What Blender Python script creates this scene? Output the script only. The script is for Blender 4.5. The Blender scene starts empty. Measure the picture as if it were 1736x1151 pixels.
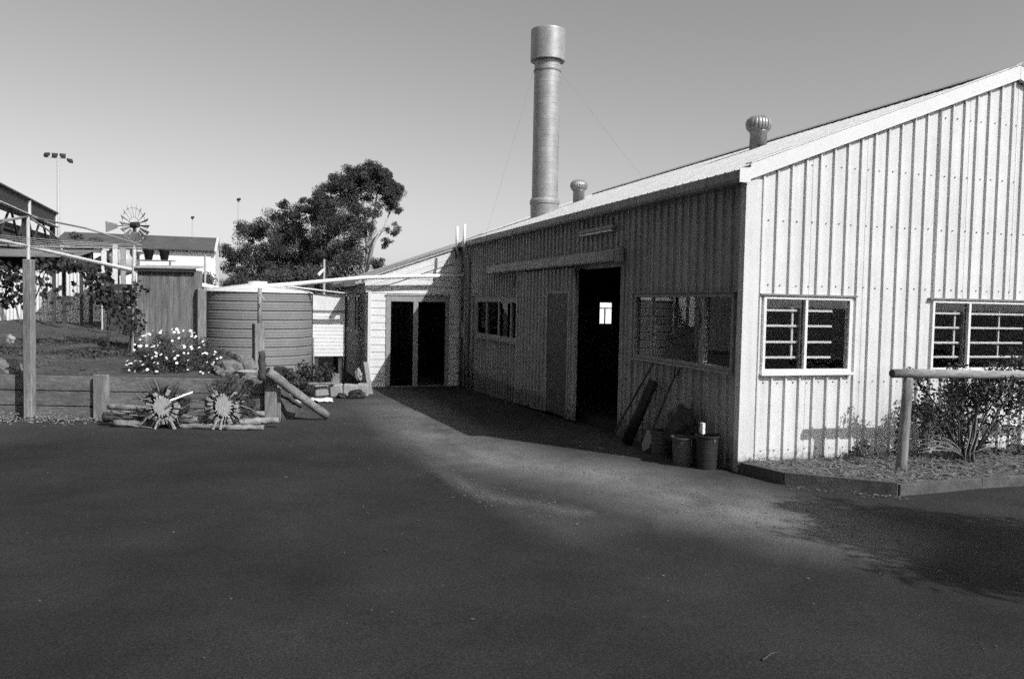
import bpy, bmesh, math, random
from mathutils import Vector, Matrix
random.seed(7)
R_ = math.radians
scene = bpy.context.scene
COL = scene.collection

# ------------------------------------------------------------------ camera
cam_d = bpy.data.cameras.new('camera'); cam = bpy.data.objects.new('camera', cam_d); COL.objects.link(cam)
cam_d.sensor_width = 36.0; cam_d.sensor_fit = 'HORIZONTAL'; cam_d.lens = 28.41
cam_d.clip_start = 0.05; cam_d.clip_end = 6000
cx = Vector((0.9510, -0.3087, 0.0195)).normalized()          # right
cf = Vector((0.3088, 0.9500, -0.0460)).normalized()          # forward
cu = cx.cross(cf).normalized(); cx = cf.cross(cu).normalized()
M = Matrix.Identity(4)
for i in range(3):
    M[i][0] = cx[i]; M[i][1] = cu[i]; M[i][2] = -cf[i]
CAM = Vector((-5.651, -8.385, 2.0))
M.translation = CAM
cam.matrix_world = M
scene.camera = cam

# ------------------------------------------------------------------ sky and sun (black and white film: every light is neutral)
SUNV = Vector((0.60, -1.07, 1.0)).normalized()               # towards the sun
elev = math.asin(SUNV.z)
world = bpy.data.worlds.new('World'); scene.world = world; world.use_nodes = True
nt = world.node_tree; nt.nodes.clear()
out = nt.nodes.new('ShaderNodeOutputWorld'); bg = nt.nodes.new('ShaderNodeBackground')
sky = nt.nodes.new('ShaderNodeTexSky'); sky.sky_type = 'NISHITA'; sky.sun_disc = False
sky.sun_elevation = elev; sky.sun_rotation = math.atan2(SUNV.x, SUNV.y)
sky.altitude = 100; sky.air_density = 1.0; sky.dust_density = 1.6; sky.ozone_density = 1.0
sep = nt.nodes.new('ShaderNodeSeparateColor')
m1 = nt.nodes.new('ShaderNodeMath'); m1.operation = 'MULTIPLY'; m1.inputs[1].default_value = 0.50   # panchromatic film
m2 = nt.nodes.new('ShaderNodeMath'); m2.operation = 'MULTIPLY_ADD'; m2.inputs[1].default_value = 0.35
m3_ = nt.nodes.new('ShaderNodeMath'); m3_.operation = 'MULTIPLY_ADD'; m3_.inputs[1].default_value = 0.15
nt.links.new(sky.outputs[0], sep.inputs[0]); nt.links.new(sep.outputs[0], m1.inputs[0])
nt.links.new(sep.outputs[1], m2.inputs[0]); nt.links.new(m1.outputs[0], m2.inputs[2])
nt.links.new(sep.outputs[2], m3_.inputs[0]); nt.links.new(m2.outputs[0], m3_.inputs[2])
nt.links.new(m3_.outputs[0], bg.inputs[0]); bg.inputs[1].default_value = 0.15
nt.links.new(bg.outputs[0], out.inputs[0])
sd = bpy.data.lights.new('sun', 'SUN'); sd.energy = 4.2; sd.angle = R_(0.5); sd.color = (1, 1, 1)
sun = bpy.data.objects.new('sun', sd); COL.objects.link(sun); sun.location = (12, -20, 25)
sun.rotation_euler = SUNV.to_track_quat('Z', 'Y').to_euler()
scene.view_settings.view_transform = 'Standard'; scene.view_settings.look = 'None'
scene.view_settings.gamma = 1.0; scene.view_settings.exposure = 0.0
scene.view_settings.use_curve_mapping = False
scene.render.engine = 'CYCLES'
scene.cycles.max_bounces = 6; scene.cycles.transparent_max_bounces = 12

# ------------------------------------------------------------------ materials
MATS = {}
def mat(name, base, rough=0.7, var=0.25, scale=6.0, bump=0.0, bscale=40.0, metal=0.0, spec=0.3, fine=0.0, fscale=60.0, stretch=None, trans=0.0):
    """grey procedural material: base value, large mottling (var), fine grit and relief"""
    m = bpy.data.materials.new(name); m.use_nodes = True; MATS[name] = m
    n = m.node_tree; N = n.nodes; L = n.links; b = N['Principled BSDF']
    b.inputs['Roughness'].default_value = rough; b.inputs['Metallic'].default_value = metal
    b.inputs['Specular IOR Level'].default_value = spec
    tc = N.new('ShaderNodeTexCoord'); vec = tc.outputs['Object']
    if stretch:
        mp = N.new('ShaderNodeMapping'); mp.inputs['Scale'].default_value = stretch
        L.new(vec, mp.inputs[0]); vec = mp.outputs[0]
    t1 = N.new('ShaderNodeTexNoise'); t1.inputs['Scale'].default_value = scale; t1.inputs['Detail'].default_value = 6
    t1.inputs['Roughness'].default_value = 0.65; L.new(vec, t1.inputs['Vector'])
    mr = N.new('ShaderNodeMapRange'); mr.inputs[1].default_value = 0.3; mr.inputs[2].default_value = 0.7
    mr.inputs[3].default_value = base * (1 - var); mr.inputs[4].default_value = base * (1 + var)
    L.new(t1.outputs[0], mr.inputs[0]); col = mr.outputs[0]
    if fine:
        t2 = N.new('ShaderNodeTexNoise'); t2.inputs['Scale'].default_value = fscale; t2.inputs['Detail'].default_value = 3
        L.new(vec, t2.inputs['Vector'])
        m2 = N.new('ShaderNodeMapRange'); m2.inputs[1].default_value = 0.25; m2.inputs[2].default_value = 0.75
        m2.inputs[3].default_value = 1 - fine; m2.inputs[4].default_value = 1 + fine
        L.new(t2.outputs[0], m2.inputs[0])
        mu = N.new('ShaderNodeMath'); mu.operation = 'MULTIPLY'; L.new(col, mu.inputs[0]); L.new(m2.outputs[0], mu.inputs[1]); col = mu.outputs[0]
    L.new(col, b.inputs['Base Color'])
    if bump:
        t3 = N.new('ShaderNodeTexNoise'); t3.inputs['Scale'].default_value = bscale; t3.inputs['Detail'].default_value = 5
        L.new(vec, t3.inputs['Vector'])
        bp = N.new('ShaderNodeBump'); bp.inputs['Strength'].default_value = bump; bp.inputs['Distance'].default_value = 0.01
        L.new(t3.outputs[0], bp.inputs['Height']); L.new(bp.outputs[0], b.inputs['Normal'])
    if trans:
        tr = N.new('ShaderNodeBsdfTranslucent'); mx = N.new('ShaderNodeMixShader'); mx.inputs[0].default_value = trans
        L.new(col, tr.inputs[0]); L.new(b.outputs[0], mx.inputs[1]); L.new(tr.outputs[0], mx.inputs[2])
        L.new(mx.outputs[0], N['Material Output'].inputs[0])
    return m
def streaky_metal(name, base, rough, dirt, spec=0.35, metal=0.0):
    """painted or zinc sheet with rain streaks, blotches of grime and a dirty splash zone near the foot"""
    m = bpy.data.materials.new(name); m.use_nodes = True; MATS[name] = m
    n = m.node_tree; N = n.nodes; L = n.links; b = N['Principled BSDF']
    b.inputs['Roughness'].default_value = rough; b.inputs['Specular IOR Level'].default_value = spec; b.inputs['Metallic'].default_value = metal
    geo = N.new('ShaderNodeNewGeometry')
    mp = N.new('ShaderNodeMapping'); mp.inputs['Scale'].default_value = (9, 9, 0.5); L.new(geo.outputs['Position'], mp.inputs[0])
    st = N.new('ShaderNodeTexNoise'); st.inputs['Scale'].default_value = 1.2; st.inputs['Detail'].default_value = 5; L.new(mp.outputs[0], st.inputs['Vector'])
    bl = N.new('ShaderNodeTexNoise'); bl.inputs['Scale'].default_value = 1.7; bl.inputs['Detail'].default_value = 8; bl.inputs['Roughness'].default_value = 0.7; L.new(geo.outputs['Position'], bl.inputs['Vector'])
    ad = N.new('ShaderNodeMath'); ad.operation = 'MULTIPLY'; L.new(st.outputs[0], ad.inputs[0]); L.new(bl.outputs[0], ad.inputs[1])
    r1 = N.new('ShaderNodeMapRange'); r1.inputs[1].default_value = 0.14; r1.inputs[2].default_value = 0.36; r1.inputs[3].default_value = base * 1.06; r1.inputs[4].default_value = base * (1 - dirt)
    L.new(ad.outputs[0], r1.inputs[0])
    # splash grime at the foot of the sheet: ragged, driven by noise
    sx = N.new('ShaderNodeSeparateXYZ'); L.new(geo.outputs['Position'], sx.inputs[0])
    hz = N.new('ShaderNodeMapRange'); hz.inputs[1].default_value = 0.05; hz.inputs[2].default_value = 0.42; hz.inputs[3].default_value = 0.62; hz.inputs[4].default_value = 0.0
    L.new(sx.outputs[2], hz.inputs[0])
    sp = N.new('ShaderNodeTexNoise'); sp.inputs['Scale'].default_value = 14; sp.inputs['Detail'].default_value = 6; L.new(geo.outputs['Position'], sp.inputs['Vector'])
    gt = N.new('ShaderNodeMath'); gt.operation = 'ADD'; L.new(hz.outputs[0], gt.inputs[0]); L.new(sp.outputs[0], gt.inputs[1])
    g2 = N.new('ShaderNodeMapRange'); g2.inputs[1].default_value = 0.80; g2.inputs[2].default_value = 1.14; g2.inputs[3].default_value = 1.0; g2.inputs[4].default_value = 0.42
    L.new(gt.outputs[0], g2.inputs[0])
    mu = N.new('ShaderNodeMath'); mu.operation = 'MULTIPLY'; L.new(r1.outputs[0], mu.inputs[0]); L.new(g2.outputs[0], mu.inputs[1])
    L.new(mu.outputs[0], b.inputs['Base Color'])
    bp = N.new('ShaderNodeBump'); bp.inputs['Strength'].default_value = 0.12; bp.inputs['Distance'].default_value = 0.02
    L.new(bl.outputs[0], bp.inputs['Height']); L.new(bp.outputs[0], b.inputs['Normal'])
    return m
def glass_mat(name, tint, refl):
    m = bpy.data.materials.new(name); m.use_nodes = True; MATS[name] = m
    n = m.node_tree; N = n.nodes; L = n.links; N.clear()
    o = N.new('ShaderNodeOutputMaterial'); t = N.new('ShaderNodeBsdfTransparent'); t.inputs[0].default_value = (tint, tint, tint, 1)
    gl = N.new('ShaderNodeBsdfGlossy'); gl.inputs['Roughness'].default_value = 0.02; gl.inputs['Color'].default_value = (refl, refl, refl, 1)
    lw = N.new('ShaderNodeLayerWeight'); pw = N.new('ShaderNodeMath'); pw.operation = 'POWER'; pw.inputs[1].default_value = 5.0; L.new(lw.outputs['Facing'], pw.inputs[0])
    fr = N.new('ShaderNodeMath'); fr.operation = 'MULTIPLY_ADD'; fr.inputs[1].default_value = 0.95; fr.inputs[2].default_value = 0.045; L.new(pw.outputs[0], fr.inputs[0])
    mx = N.new('ShaderNodeMixShader'); L.new(fr.outputs[0], mx.inputs[0]); L.new(t.outputs[0], mx.inputs[1]); L.new(gl.outputs[0], mx.inputs[2])
    L.new(mx.outputs[0], o.inputs[0]); return m

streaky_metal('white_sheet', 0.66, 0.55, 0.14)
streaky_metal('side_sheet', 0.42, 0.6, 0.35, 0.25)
streaky_metal('roof_sheet', 0.46, 0.5, 0.22)
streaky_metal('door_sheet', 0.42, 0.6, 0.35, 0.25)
mat('trim_white', 0.68, 0.5, 0.06, 3)
mat('trim_grey', 0.30, 0.6, 0.15, 5)
mat('alu', 0.75, 0.4, 0.1, 8)
mat('dark_frame', 0.10, 0.5, 0.2, 8)
mat('flue_metal', 0.34, 0.48, 0.22, 3.0, 0.15, 20, metal=0.25, spec=0.5)
mat('zinc', 0.36, 0.42, 0.2, 5, metal=0.35, spec=0.5)
mat('pvc', 0.85, 0.35, 0.05, 5)
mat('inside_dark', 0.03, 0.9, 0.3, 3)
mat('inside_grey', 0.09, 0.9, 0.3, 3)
mat('weatherboard', 0.70, 0.6, 0.07, 4, 0.1, 60)
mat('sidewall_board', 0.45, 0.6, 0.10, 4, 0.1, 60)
mat('door_timber', 0.30, 0.6, 0.18, 10)
mat('door_dark', 0.07, 0.6, 0.2, 4)
mat('timber_grey', 0.22, 0.85, 0.35, 5, 0.5, 50, fine=0.35, fscale=30, stretch=(1, 1, 0.15))
mat('sleeper', 0.15, 0.85, 0.40, 3, 0.6, 40, fine=0.35, fscale=26, stretch=(0.25, 1, 1.6))
mat('sleeper_edge', 0.09, 0.9, 0.40, 5, 0.6, 40, fine=0.3)
mat('paling', 0.19, 0.85, 0.30, 6, 0.4, 50, fine=0.3, fscale=25, stretch=(1, 1, 0.12))
mat('log_wood', 0.20, 0.85, 0.45, 6, 0.7, 35, fine=0.35, fscale=40)
mat('rail_wood', 0.24, 0.85, 0.40, 5, 0.5, 40, fine=0.35, fscale=35, stretch=(0.25, 1, 1))
mat('post_wood', 0.20, 0.85, 0.40, 5, 0.5, 40, fine=0.35, fscale=35, stretch=(1, 1, 0.2))
mat('bark_dark', 0.07, 0.9, 0.4, 6, 0.7, 30)
mat('end_grain', 0.06, 0.9, 0.3, 20)
mat('pale_core', 0.40, 0.85, 0.2, 18, 0.5, 60, fine=0.3, fscale=80)
mat('leaf_base', 0.27, 0.85, 0.45, 9, 0.5, 50)
mat('char', 0.05, 0.9, 0.4, 12)
mat('concrete', 0.33, 0.9, 0.2, 8, 0.4, 60, fine=0.2)
mat('stone', 0.17, 0.9, 0.3, 8, 0.5, 40, fine=0.2)
mat('soil', 0.075, 0.95, 0.45, 1.2, 0.9, 22, fine=0.4, fscale=25)
mat('mulch', 0.10, 0.95, 0.45, 5, 1.0, 30, fine=0.5, fscale=45)
mat('chip', 0.17, 0.9, 0.5, 9)
mat('litter', 0.24, 0.9, 0.5, 8)
mat('leaf', 0.055, 0.65, 0.4, 4, trans=0.15)
mat('leaf_vine', 0.06, 0.6, 0.45, 5, trans=0.2)
mat('leaf_euc', 0.08, 0.6, 0.5, 0.7, trans=0.12)
mat('leaf_shrub', 0.06, 0.55, 0.4, 6, trans=0.15)
mat('daisy_leaf', 0.10, 0.7, 0.4, 6, trans=0.2)
mat('petal', 0.85, 0.7, 0.05, 6)
mat('dry_leaf', 0.20, 0.8, 0.3, 9)
mat('bark_pale', 0.42, 0.85, 0.3, 1.5)
mat('tank_sheet', 0.22, 0.75, 0.14, 1.3, 0.15, 30, spec=0.3)
mat('steel_dark', 0.045, 0.6, 0.3, 3)
mat('steel_grey', 0.22, 0.55, 0.25, 5)
mat('galv', 0.42, 0.45, 0.2, 8, spec=0.5)
mat('roof_dark', 0.10, 0.7, 0.25, 2)
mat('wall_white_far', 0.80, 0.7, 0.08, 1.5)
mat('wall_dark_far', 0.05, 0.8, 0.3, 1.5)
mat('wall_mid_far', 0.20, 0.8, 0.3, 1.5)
mat('white_plastic', 0.82, 0.5, 0.1, 10, 0.4, 20)
mat('bucket_grey', 0.09, 0.5, 0.2, 8)
mat('black_plastic', 0.03, 0.5, 0.3, 8)
mat('tin', 0.75, 0.4, 0.15, 15)
glass_mat('glass', 0.93, 0.9)
glass_mat('glass_dark', 0.35, 0.9)

# ------------------------------------------------------------------ mesh builder
class MB:
    def __init__(s): s.v = []; s.f = []
    def add(s, vs, fs):
        o = len(s.v); s.v += [tuple(x) for x in vs]; s.f += [tuple(i + o for i in f) for f in fs]; return s
    def box(s, a, b):
        x0, y0, z0 = a; x1, y1, z1 = b
        return s.add([(x0,y0,z0),(x1,y0,z0),(x1,y1,z0),(x0,y1,z0),(x0,y0,z1),(x1,y0,z1),(x1,y1,z1),(x0,y1,z1)],
                     [(0,3,2,1),(4,5,6,7),(0,1,5,4),(1,2,6,5),(2,3,7,6),(3,0,4,7)])
    def beam(s, p, q, w, h, up=(0,0,1), jit=0.0):
        """rectangular bar from p to q, w wide (sideways), h high (along up)"""
        p = Vector(p); q = Vector(q); d = (q - p).normalized(); up = Vector(up)
        sd_ = d.cross(up)
        if sd_.length < 1e-4: sd_ = d.cross(Vector((1, 0, 0)))
        sd_.normalize(); u = sd_.cross(d).normalized()
        vs = []
        for c in (p, q):
            for a, b in ((-1,-1),(1,-1),(1,1),(-1,1)):
                j = Vector((random.uniform(-jit,jit), random.uniform(-jit,jit), random.uniform(-jit,jit))) if jit else Vector()
                vs.append(c + sd_*(a*w/2) + u*(b*h/2) + j)
        return s.add(vs, [(0,1,2,3),(7,6,5,4),(0,4,5,1),(1,5,6,2),(2,6,7,3),(3,7,4,0)])
    def tube(s, pts, rad, n=8, caps=True, jit=0.0):
        pts = [Vector(p) for p in pts]
        if not hasattr(rad, '__len__'): rad = [rad] * len(pts)
        ref = None; rings = []
        for i, p in enumerate(pts):
            d = (pts[min(i+1, len(pts)-1)] - pts[max(i-1, 0)]).normalized()
            if ref is None:
                ref = d.cross(Vector((0,0,1)))
                if ref.length < 0.05: ref = d.cross(Vector((1,0,0)))
                ref.normalize()
            ref = (ref - d * ref.dot(d)).normalized(); o = d.cross(ref)
            rings.append([p + (ref*math.cos(2*math.pi*k/n) + o*math.sin(2*math.pi*k/n)) * rad[i] * (1 + random.uniform(-jit, jit)) for k in range(n)])
        vs = [v for r in rings for v in r]; fs = []
        for i in range(len(pts)-1):
            for k in range(n):
                fs.append((i*n+k, i*n+(k+1)%n, (i+1)*n+(k+1)%n, (i+1)*n+k))
        if caps: fs.append(tuple(reversed(range(n)))); fs.append(tuple((len(pts)-1)*n + k for k in range(n)))
        return s.add(vs, fs)
    def lathe(s, prof, c=(0,0,0), n=24, cap0=True, cap1=True):
        c = Vector(c); vs = []; fs = []
        for r, z in prof:
            for k in range(n):
                a = 2*math.pi*k/n; vs.append(c + Vector((r*math.cos(a), r*math.sin(a), z)))
        for i in range(len(prof)-1):
            for k in range(n): fs.append((i*n+k, i*n+(k+1)%n, (i+1)*n+(k+1)%n, (i+1)*n+k))
        if cap0: fs.append(tuple(reversed(range(n))))
        if cap1: fs.append(tuple((len(prof)-1)*n+k for k in range(n)))
        return s.add(vs, fs)
    def prism(s, poly, thick):
        """poly: 3d points, extruded by the vector thick"""
        n = len(poly); t = Vector(thick); vs = [Vector(p) for p in poly] + [Vector(p) + t for p in poly]
        return s.add(vs, [tuple(reversed(range(n))), tuple(range(n, 2*n))] + [(i, (i+1)%n, n+(i+1)%n, n+i) for i in range(n)])
    def build(s, name, m, parent=None, bevel=0.0, smooth=False, recalc=True):
        me = bpy.data.meshes.new(name); me.from_pydata(s.v, [], s.f)
        if recalc or bevel:
            bm = bmesh.new(); bm.from_mesh(me); bmesh.ops.recalc_face_normals(bm, faces=bm.faces)
            if bevel: bmesh.ops.bevel(bm, geom=bm.edges[:], offset=bevel, segments=1, affect='EDGES', clamp_overlap=True)
            bm.to_mesh(me); bm.free()
        if smooth:
            for p in me.polygons: p.use_smooth = len(p.vertices) <= 4
        me.materials.append(MATS[m]); o = bpy.data.objects.new(name, me); COL.objects.link(o)
        if parent: attach(o, parent)
        return o
def attach(o, parent):
    o.parent = parent
    bpy_w = world_of(parent)
    o.matrix_parent_inverse = bpy_w.inverted()
def world_of(o):
    m = o.matrix_basis
    return (world_of(o.parent) @ o.matrix_parent_inverse @ m) if o.parent else m.copy()
def thing(name, label, cat, loc=(0,0,0), group=None):
    o = bpy.data.objects.new(name, None); COL.objects.link(o); o.location = loc; o.empty_display_size = 0.2
    return tag(o, label, cat, group)
def tag(o, label, cat, group=None):
    o['label'] = label; o['category'] = cat
    if group: o['group'] = group
    return o
def part(name, parent, me_or_ob, loc, rot=None, scale=None):
    """another object on the same mesh data, as a child of parent at a world place"""
    me = me_or_ob.data if hasattr(me_or_ob, 'data') else me_or_ob
    o = bpy.data.objects.new(name, me); COL.objects.link(o)
    m = Matrix.Translation(Vector(loc))
    if rot is not None: m = m @ rot.to_4x4()
    if scale is not None: m = m @ Matrix.Diagonal((*scale, 1))
    o.matrix_basis = m
    if parent: attach(o, parent)
    return o
U = Vector((0.951, -0.309, 0)); NB = Vector((0.309, 0.951, 0))   # along / behind the garden wall
rnd = random.uniform
def smooth01(t): t = max(0.0, min(1.0, t)); return t*t*(3-2*t)

def gz(x, y):
    """yard level: falls gently along the shed, flat beyond it"""
    return -0.028 * max(-14.0, min(13.5, y))
WB = Vector((-5.257, 6.329, 0))                                   # right end of the garden wall
def garden(x, y):
    d = Vector((x, y, 0)) - WB; a = d.dot(U); t = d.dot(NB)
    top = 0.55 + 0.016*t + 0.0014*min(t, 15)**2 if t < 15 else 0.55 + 0.016*15 + 0.0014*225
    edge = 0.02 - 0.5*t if t < 8 else -4.0 - 0.4*(t-8)
    k = smooth01((edge + 1.1 - a) / 1.2) if t > 0.5 else smooth01((0.16 - a) / 0.16)
    return gz(x, y) - 0.06 + (top - gz(x, y) + 0.06) * k + 0.03*math.sin(a*2.1)*math.sin(t*1.7)*k

# ------------------------------------------------------------------ ground
def polydist(x, y, pl):
    best = 1e9; bt = 0; acc = 0
    for (ax, ay, *_), (bx_, by, *_) in zip(pl, pl[1:]):
        dx, dy = bx_-ax, by-ay; l2 = dx*dx+dy*dy; t = max(0, min(1, ((x-ax)*dx+(y-ay)*dy)/l2))
        d = math.hypot(x-ax-t*dx, y-ay-t*dy)
        if d < best: best = d
    return best
from mathutils import noise as mnoise
DUST1 = [(-2.6, 9.6), (-2.65, 6.9), (-2.85, 3.6), (-2.5, 1.7), (-1.95, 0.75), (-1.55, -0.3), (-1.25, -1.5), (-1.1, -2.2), (-0.95, -2.75)]
DUST2 = [(-3.15, 7.5), (-3.4, 4.4), (-3.5, 2.2), (-3.46, 0.7), (-3.41, -0.2), (-3.25, -0.72), (-2.99, -1.05), (-2.7, -1.5)]
def dust(x, y):
    w = mnoise.fractal(Vector((x*0.9, y*0.6, 0)), 0.8, 2.0, 5)
    d1 = polydist(x, y, DUST1) + 0.18*w; d2 = polydist(x, y, DUST2) + 0.07*w
    fade = smooth01((9.5-y)/4)
    v = 0.80*max(0, 1-abs(d1)/1.15)**1.0 * (0.75+0.25*fade)
    # between the two lines a thin dusting
    if -3.6 < x < 0.2 and -2.8 < y < 6: v += 0.24*smooth01((x+3.6)/0.5)*smooth01((0.2-x)/0.6)*smooth01((y+2.8)/0.8)*smooth01((6-y)/2)
    v += 0.55*max(0, 1-abs(d2)/0.17)**1.2*smooth01((2.2-y)/2.0)
    v *= 0.78 + 0.55*w + 0.25*mnoise.noise(Vector((x*5, y*3, 7)))
    # broad paler run at the left and towards the house
    v += 0.16*smooth01((y-3)/5)*smooth01((-1.2-x)/1.0)
    v += 0.07*mnoise.fractal(Vector((x*0.35, y*0.22, 3)), 0.8, 2.0, 4)
    return max(0, min(1, v))
def grid_axis(lo, hi, step, far):
    a = []; x = lo
    while x < hi: a.append(x); x += step
    a.append(hi); s = step; x = lo; pre = []
    while x > -far: s *= 1.35; x -= s; pre.append(x)
    s = step; x = hi; post = []
    while x < far: s *= 1.35; x += s; post.append(x)
    return list(reversed(pre)) + a + post
xs = grid_axis(-10.0, 4.0, 0.11, 2500); ys = grid_axis(-6.0, 13.5, 0.11, 2500)
mb = MB(); nx = len(xs); att = []
for y in ys:
    for x in xs:
        near = -12 < x < 6 and -9 < y < 16
        z = gz(x, y) + (0.012*mnoise.fractal(Vector((x*0.5, y*0.5, 1)), 0.8, 2.0, 3) if near else 0)
        if x < -30 or y > 45 : z -= 0.02
        mb.v.append((x, y, z)); att.append(dust(x, y) if near else 0.05)
for j in range(len(ys)-1):
    for i in range(nx-1): mb.f.append((j*nx+i, j*nx+i+1, (j+1)*nx+i+1, (j+1)*nx+i))
am = bpy.data.materials.new('asphalt'); am.use_nodes = True; MATS['asphalt'] = am
N = am.node_tree.nodes; L = am.node_tree.links; b = N['Principled BSDF']; b.inputs['Roughness'].default_value = 0.92; b.inputs['Specular IOR Level'].default_value = 0.15
geo = N.new('ShaderNodeNewGeometry'); at = N.new('ShaderNodeAttribute'); at.attribute_name = 'dust'
t1 = N.new('ShaderNodeTexNoise'); t1.inputs['Scale'].default_value = 0.45; t1.inputs['Detail'].default_value = 9; t1.inputs['Roughness'].default_value = 0.7
t2 = N.new('ShaderNodeTexNoise'); t2.inputs['Scale'].default_value = 70; t2.inputs['Detail'].default_value = 4; t2.inputs['Roughness'].default_value = 0.8
t3 = N.new('ShaderNodeTexVoronoi'); t3.inputs['Scale'].default_value = 95
for t in (t1, t2, t3): L.new(geo.outputs['Position'], t.inputs['Vector'])
r1 = N.new('ShaderNodeMapRange'); r1.inputs[1].default_value = 0.3; r1.inputs[2].default_value = 0.7; r1.inputs[3].default_value = 0.022; r1.inputs[4].default_value = 0.052; L.new(t1.outputs[0], r1.inputs[0])
dm = N.new('ShaderNodeMath'); dm.operation = 'MULTIPLY_ADD'; dm.inputs[1].default_value = 0.21; L.new(at.outputs['Fac'], dm.inputs[0]); L.new(r1.outputs[0], dm.inputs[2])
r2 = N.new('ShaderNodeMapRange'); r2.inputs[1].default_value = 0.3; r2.inputs[2].default_value = 0.7; r2.inputs[3].default_value = 0.30; r2.inputs[4].default_value = 1.70; L.new(t2.outputs[0], r2.inputs[0])
r3 = N.new('ShaderNodeMapRange'); r3.inputs[1].default_value = 0.0; r3.inputs[2].default_value = 0.7; r3.inputs[3].default_value = 1.25; r3.inputs[4].default_value = 0.7; L.new(t3.outputs['Distance'], r3.inputs[0])
mm = N.new('ShaderNodeMath'); mm.operation = 'MULTIPLY'; L.new(r2.outputs[0], mm.inputs[0]); L.new(r3.outputs[0], mm.inputs[1])
m3 = N.new('ShaderNodeMath'); m3.operation = 'MULTIPLY'; L.new(dm.outputs[0], m3.inputs[0]); L.new(mm.outputs[0], m3.inputs[1])
L.new(m3.outputs[0], b.inputs['Base Color'])
bp = N.new('ShaderNodeBump'); bp.inputs['Strength'].default_value = 0.5; bp.inputs['Distance'].default_value = 0.006; L.new(t2.outputs[0], bp.inputs['Height']); L.new(bp.outputs[0], b.inputs['Normal'])
ground = mb.build('ground', 'asphalt', recalc=False, smooth=True)
a_ = ground.data.attributes.new('dust', 'FLOAT', 'POINT'); a_.data.foreach_set('value', att)
ground['kind'] = 'structure'

# raised garden soil behind the timber wall
mb = MB(); ts = [0.10, 0.2, 0.35] + [0.5 + 0.22*i for i in range(70)] + [17 + 3*i for i in range(12)]
as_ = [0.14 - 0.0001] + [0.13 - 0.2*i for i in range(70)] + [-14 - 3*i for i in range(14)]
as_ = [3.5 - 0.25*i for i in range(14)] + as_
for t in ts:
    for a in as_:
        p = WB + U*a + NB*t; mb.v.append((p.x, p.y, garden(p.x, p.y) + (0.035*mnoise.fractal(Vector((p.x*2, p.y*2, 2)), 0.8, 2.0, 4) if t > 0.3 else 0)))
n = len(as_)
for j in range(len(ts)-1):
    for i in range(n-1): mb.f.append((j*n+i, (j+1)*n+i, (j+1)*n+i+1, j*n+i+1))
soil = mb.build('garden_soil', 'soil', recalc=False, smooth=True); soil['kind'] = 'structure'

# ================================================================== the big metal shed
PITCH = 0.203; RH = 0.029
shed = thing('metal_shed', 'long gabled workshop shed clad in ribbed metal with a tall flue', 'shed', (0, 0, 0))
LEN = 13.6; RX = 4.1; SLOPE = 0.386; EZ = 3.60
def rooftop(x): return EZ + SLOPE * ((x if x <= RX else 2*RX - x) + 0.12)
def profile(a0, a1, shift=0.0, h=RH):
    pts = [(a0, 0)]; i = math.floor((a0 - shift)/PITCH) - 1
    while True:
        c = shift + PITCH*i; i += 1
        if c - 0.024 > a1: break
        for d, hh in ((-0.024, 0), (-0.011, h), (0.011, h), (0.024, 0)):
            if a0 < c+d < a1: pts.append((c+d, hh))
    last = pts[-1]; pts.append((a1, 0)); return pts
def sheet(name, m, axis, a0, a1, bot, top, off, sgn, shift=0.0, parent=shed, th=0.0):
    """ribbed sheet standing on the line a (x or y) at offset off, ribs proud by sgn"""
    pr = profile(a0, a1, shift); mb = MB(); n = len(pr)
    for fz in (bot, top):
        for a, h in pr:
            z = fz(a) if callable(fz) else fz
            mb.v.append((a, off + sgn*h, z) if axis == 'x' else (off + sgn*h, a, z))
    for i in range(n-1): mb.f.append((i, i+1, n+i+1, n+i))
    return mb.build(name, m, parent, recalc=False)
def wall(axis, m, length0, length1, openings, bot, top, off, sgn, shift, lin_in):
    """sheets 4 ribs wide, cut round the openings [(a0,a1,z0,z1)], and a lining behind them"""
    cuts = sorted({length0, length1} | {o[0] for o in openings} | {o[1] for o in openings})
    lin = MB()
    for c0, c1 in zip(cuts, cuts[1:]):
        mid = (c0+c1)/2; op = next((o for o in openings if o[0] < mid < o[1]), None)
        brk = [c0]; k = math.floor((c0-shift)/(4*PITCH)) + 1
        while shift + (k*4-0.5)*PITCH < c1 - 0.02:
            v = shift + (k*4-0.5)*PITCH
            if v > c0 + 0.02: brk.append(v)
            k += 1
        brk.append(c1)
        spans = [(bot, top)] if not op else [s for s in ((bot, op[2]), (op[3], top)) if s[0] is not None]
        if op and op[2] is None: spans = [(op[3], top)]
        for s0, s1 in spans:
            for q_, (b0, b1) in enumerate(zip(brk, brk[1:])): sheet('cladding_sheet', m, axis, b0, b1 + (0.012 if b1 < c1 - 0.001 else 0), s0, s1, off + sgn*0.003*(q_ % 2), sgn, shift)
            f0 = s0 if callable(s0) else (lambda a, v=s0: v); f1 = s1 if callable(s1) else (lambda a, v=s1: v)
            i0, i1 = off - sgn*0.02, off - sgn*lin_in; vs = []
            for dd in (i0, i1):
                for a, z in ((c0, f0(c0)), (c1, f0(c1)), (c1, f1(c1)), (c0, f1(c0))): vs.append((a, dd, z) if axis == 'x' else (dd, a, z))
            lin.add(vs, [(0,1,2,3),(4,7,6,5),(0,4,5,1),(1,5,6,2),(2,6,7,3),(3,7,4,0)])
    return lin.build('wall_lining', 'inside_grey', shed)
G1 = (0.255, 1.555, 1.205, 2.14); G2 = (2.835, 5.3, 1.205, 2.14)
S1 = (0.172, 2.86, 1.195, 2.165); SD = (3.37, 7.0, None, 2.68); S2 = (8.2, 11.95, 1.10, 2.10)
gtop = lambda x: rooftop(x) - 0.06
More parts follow.
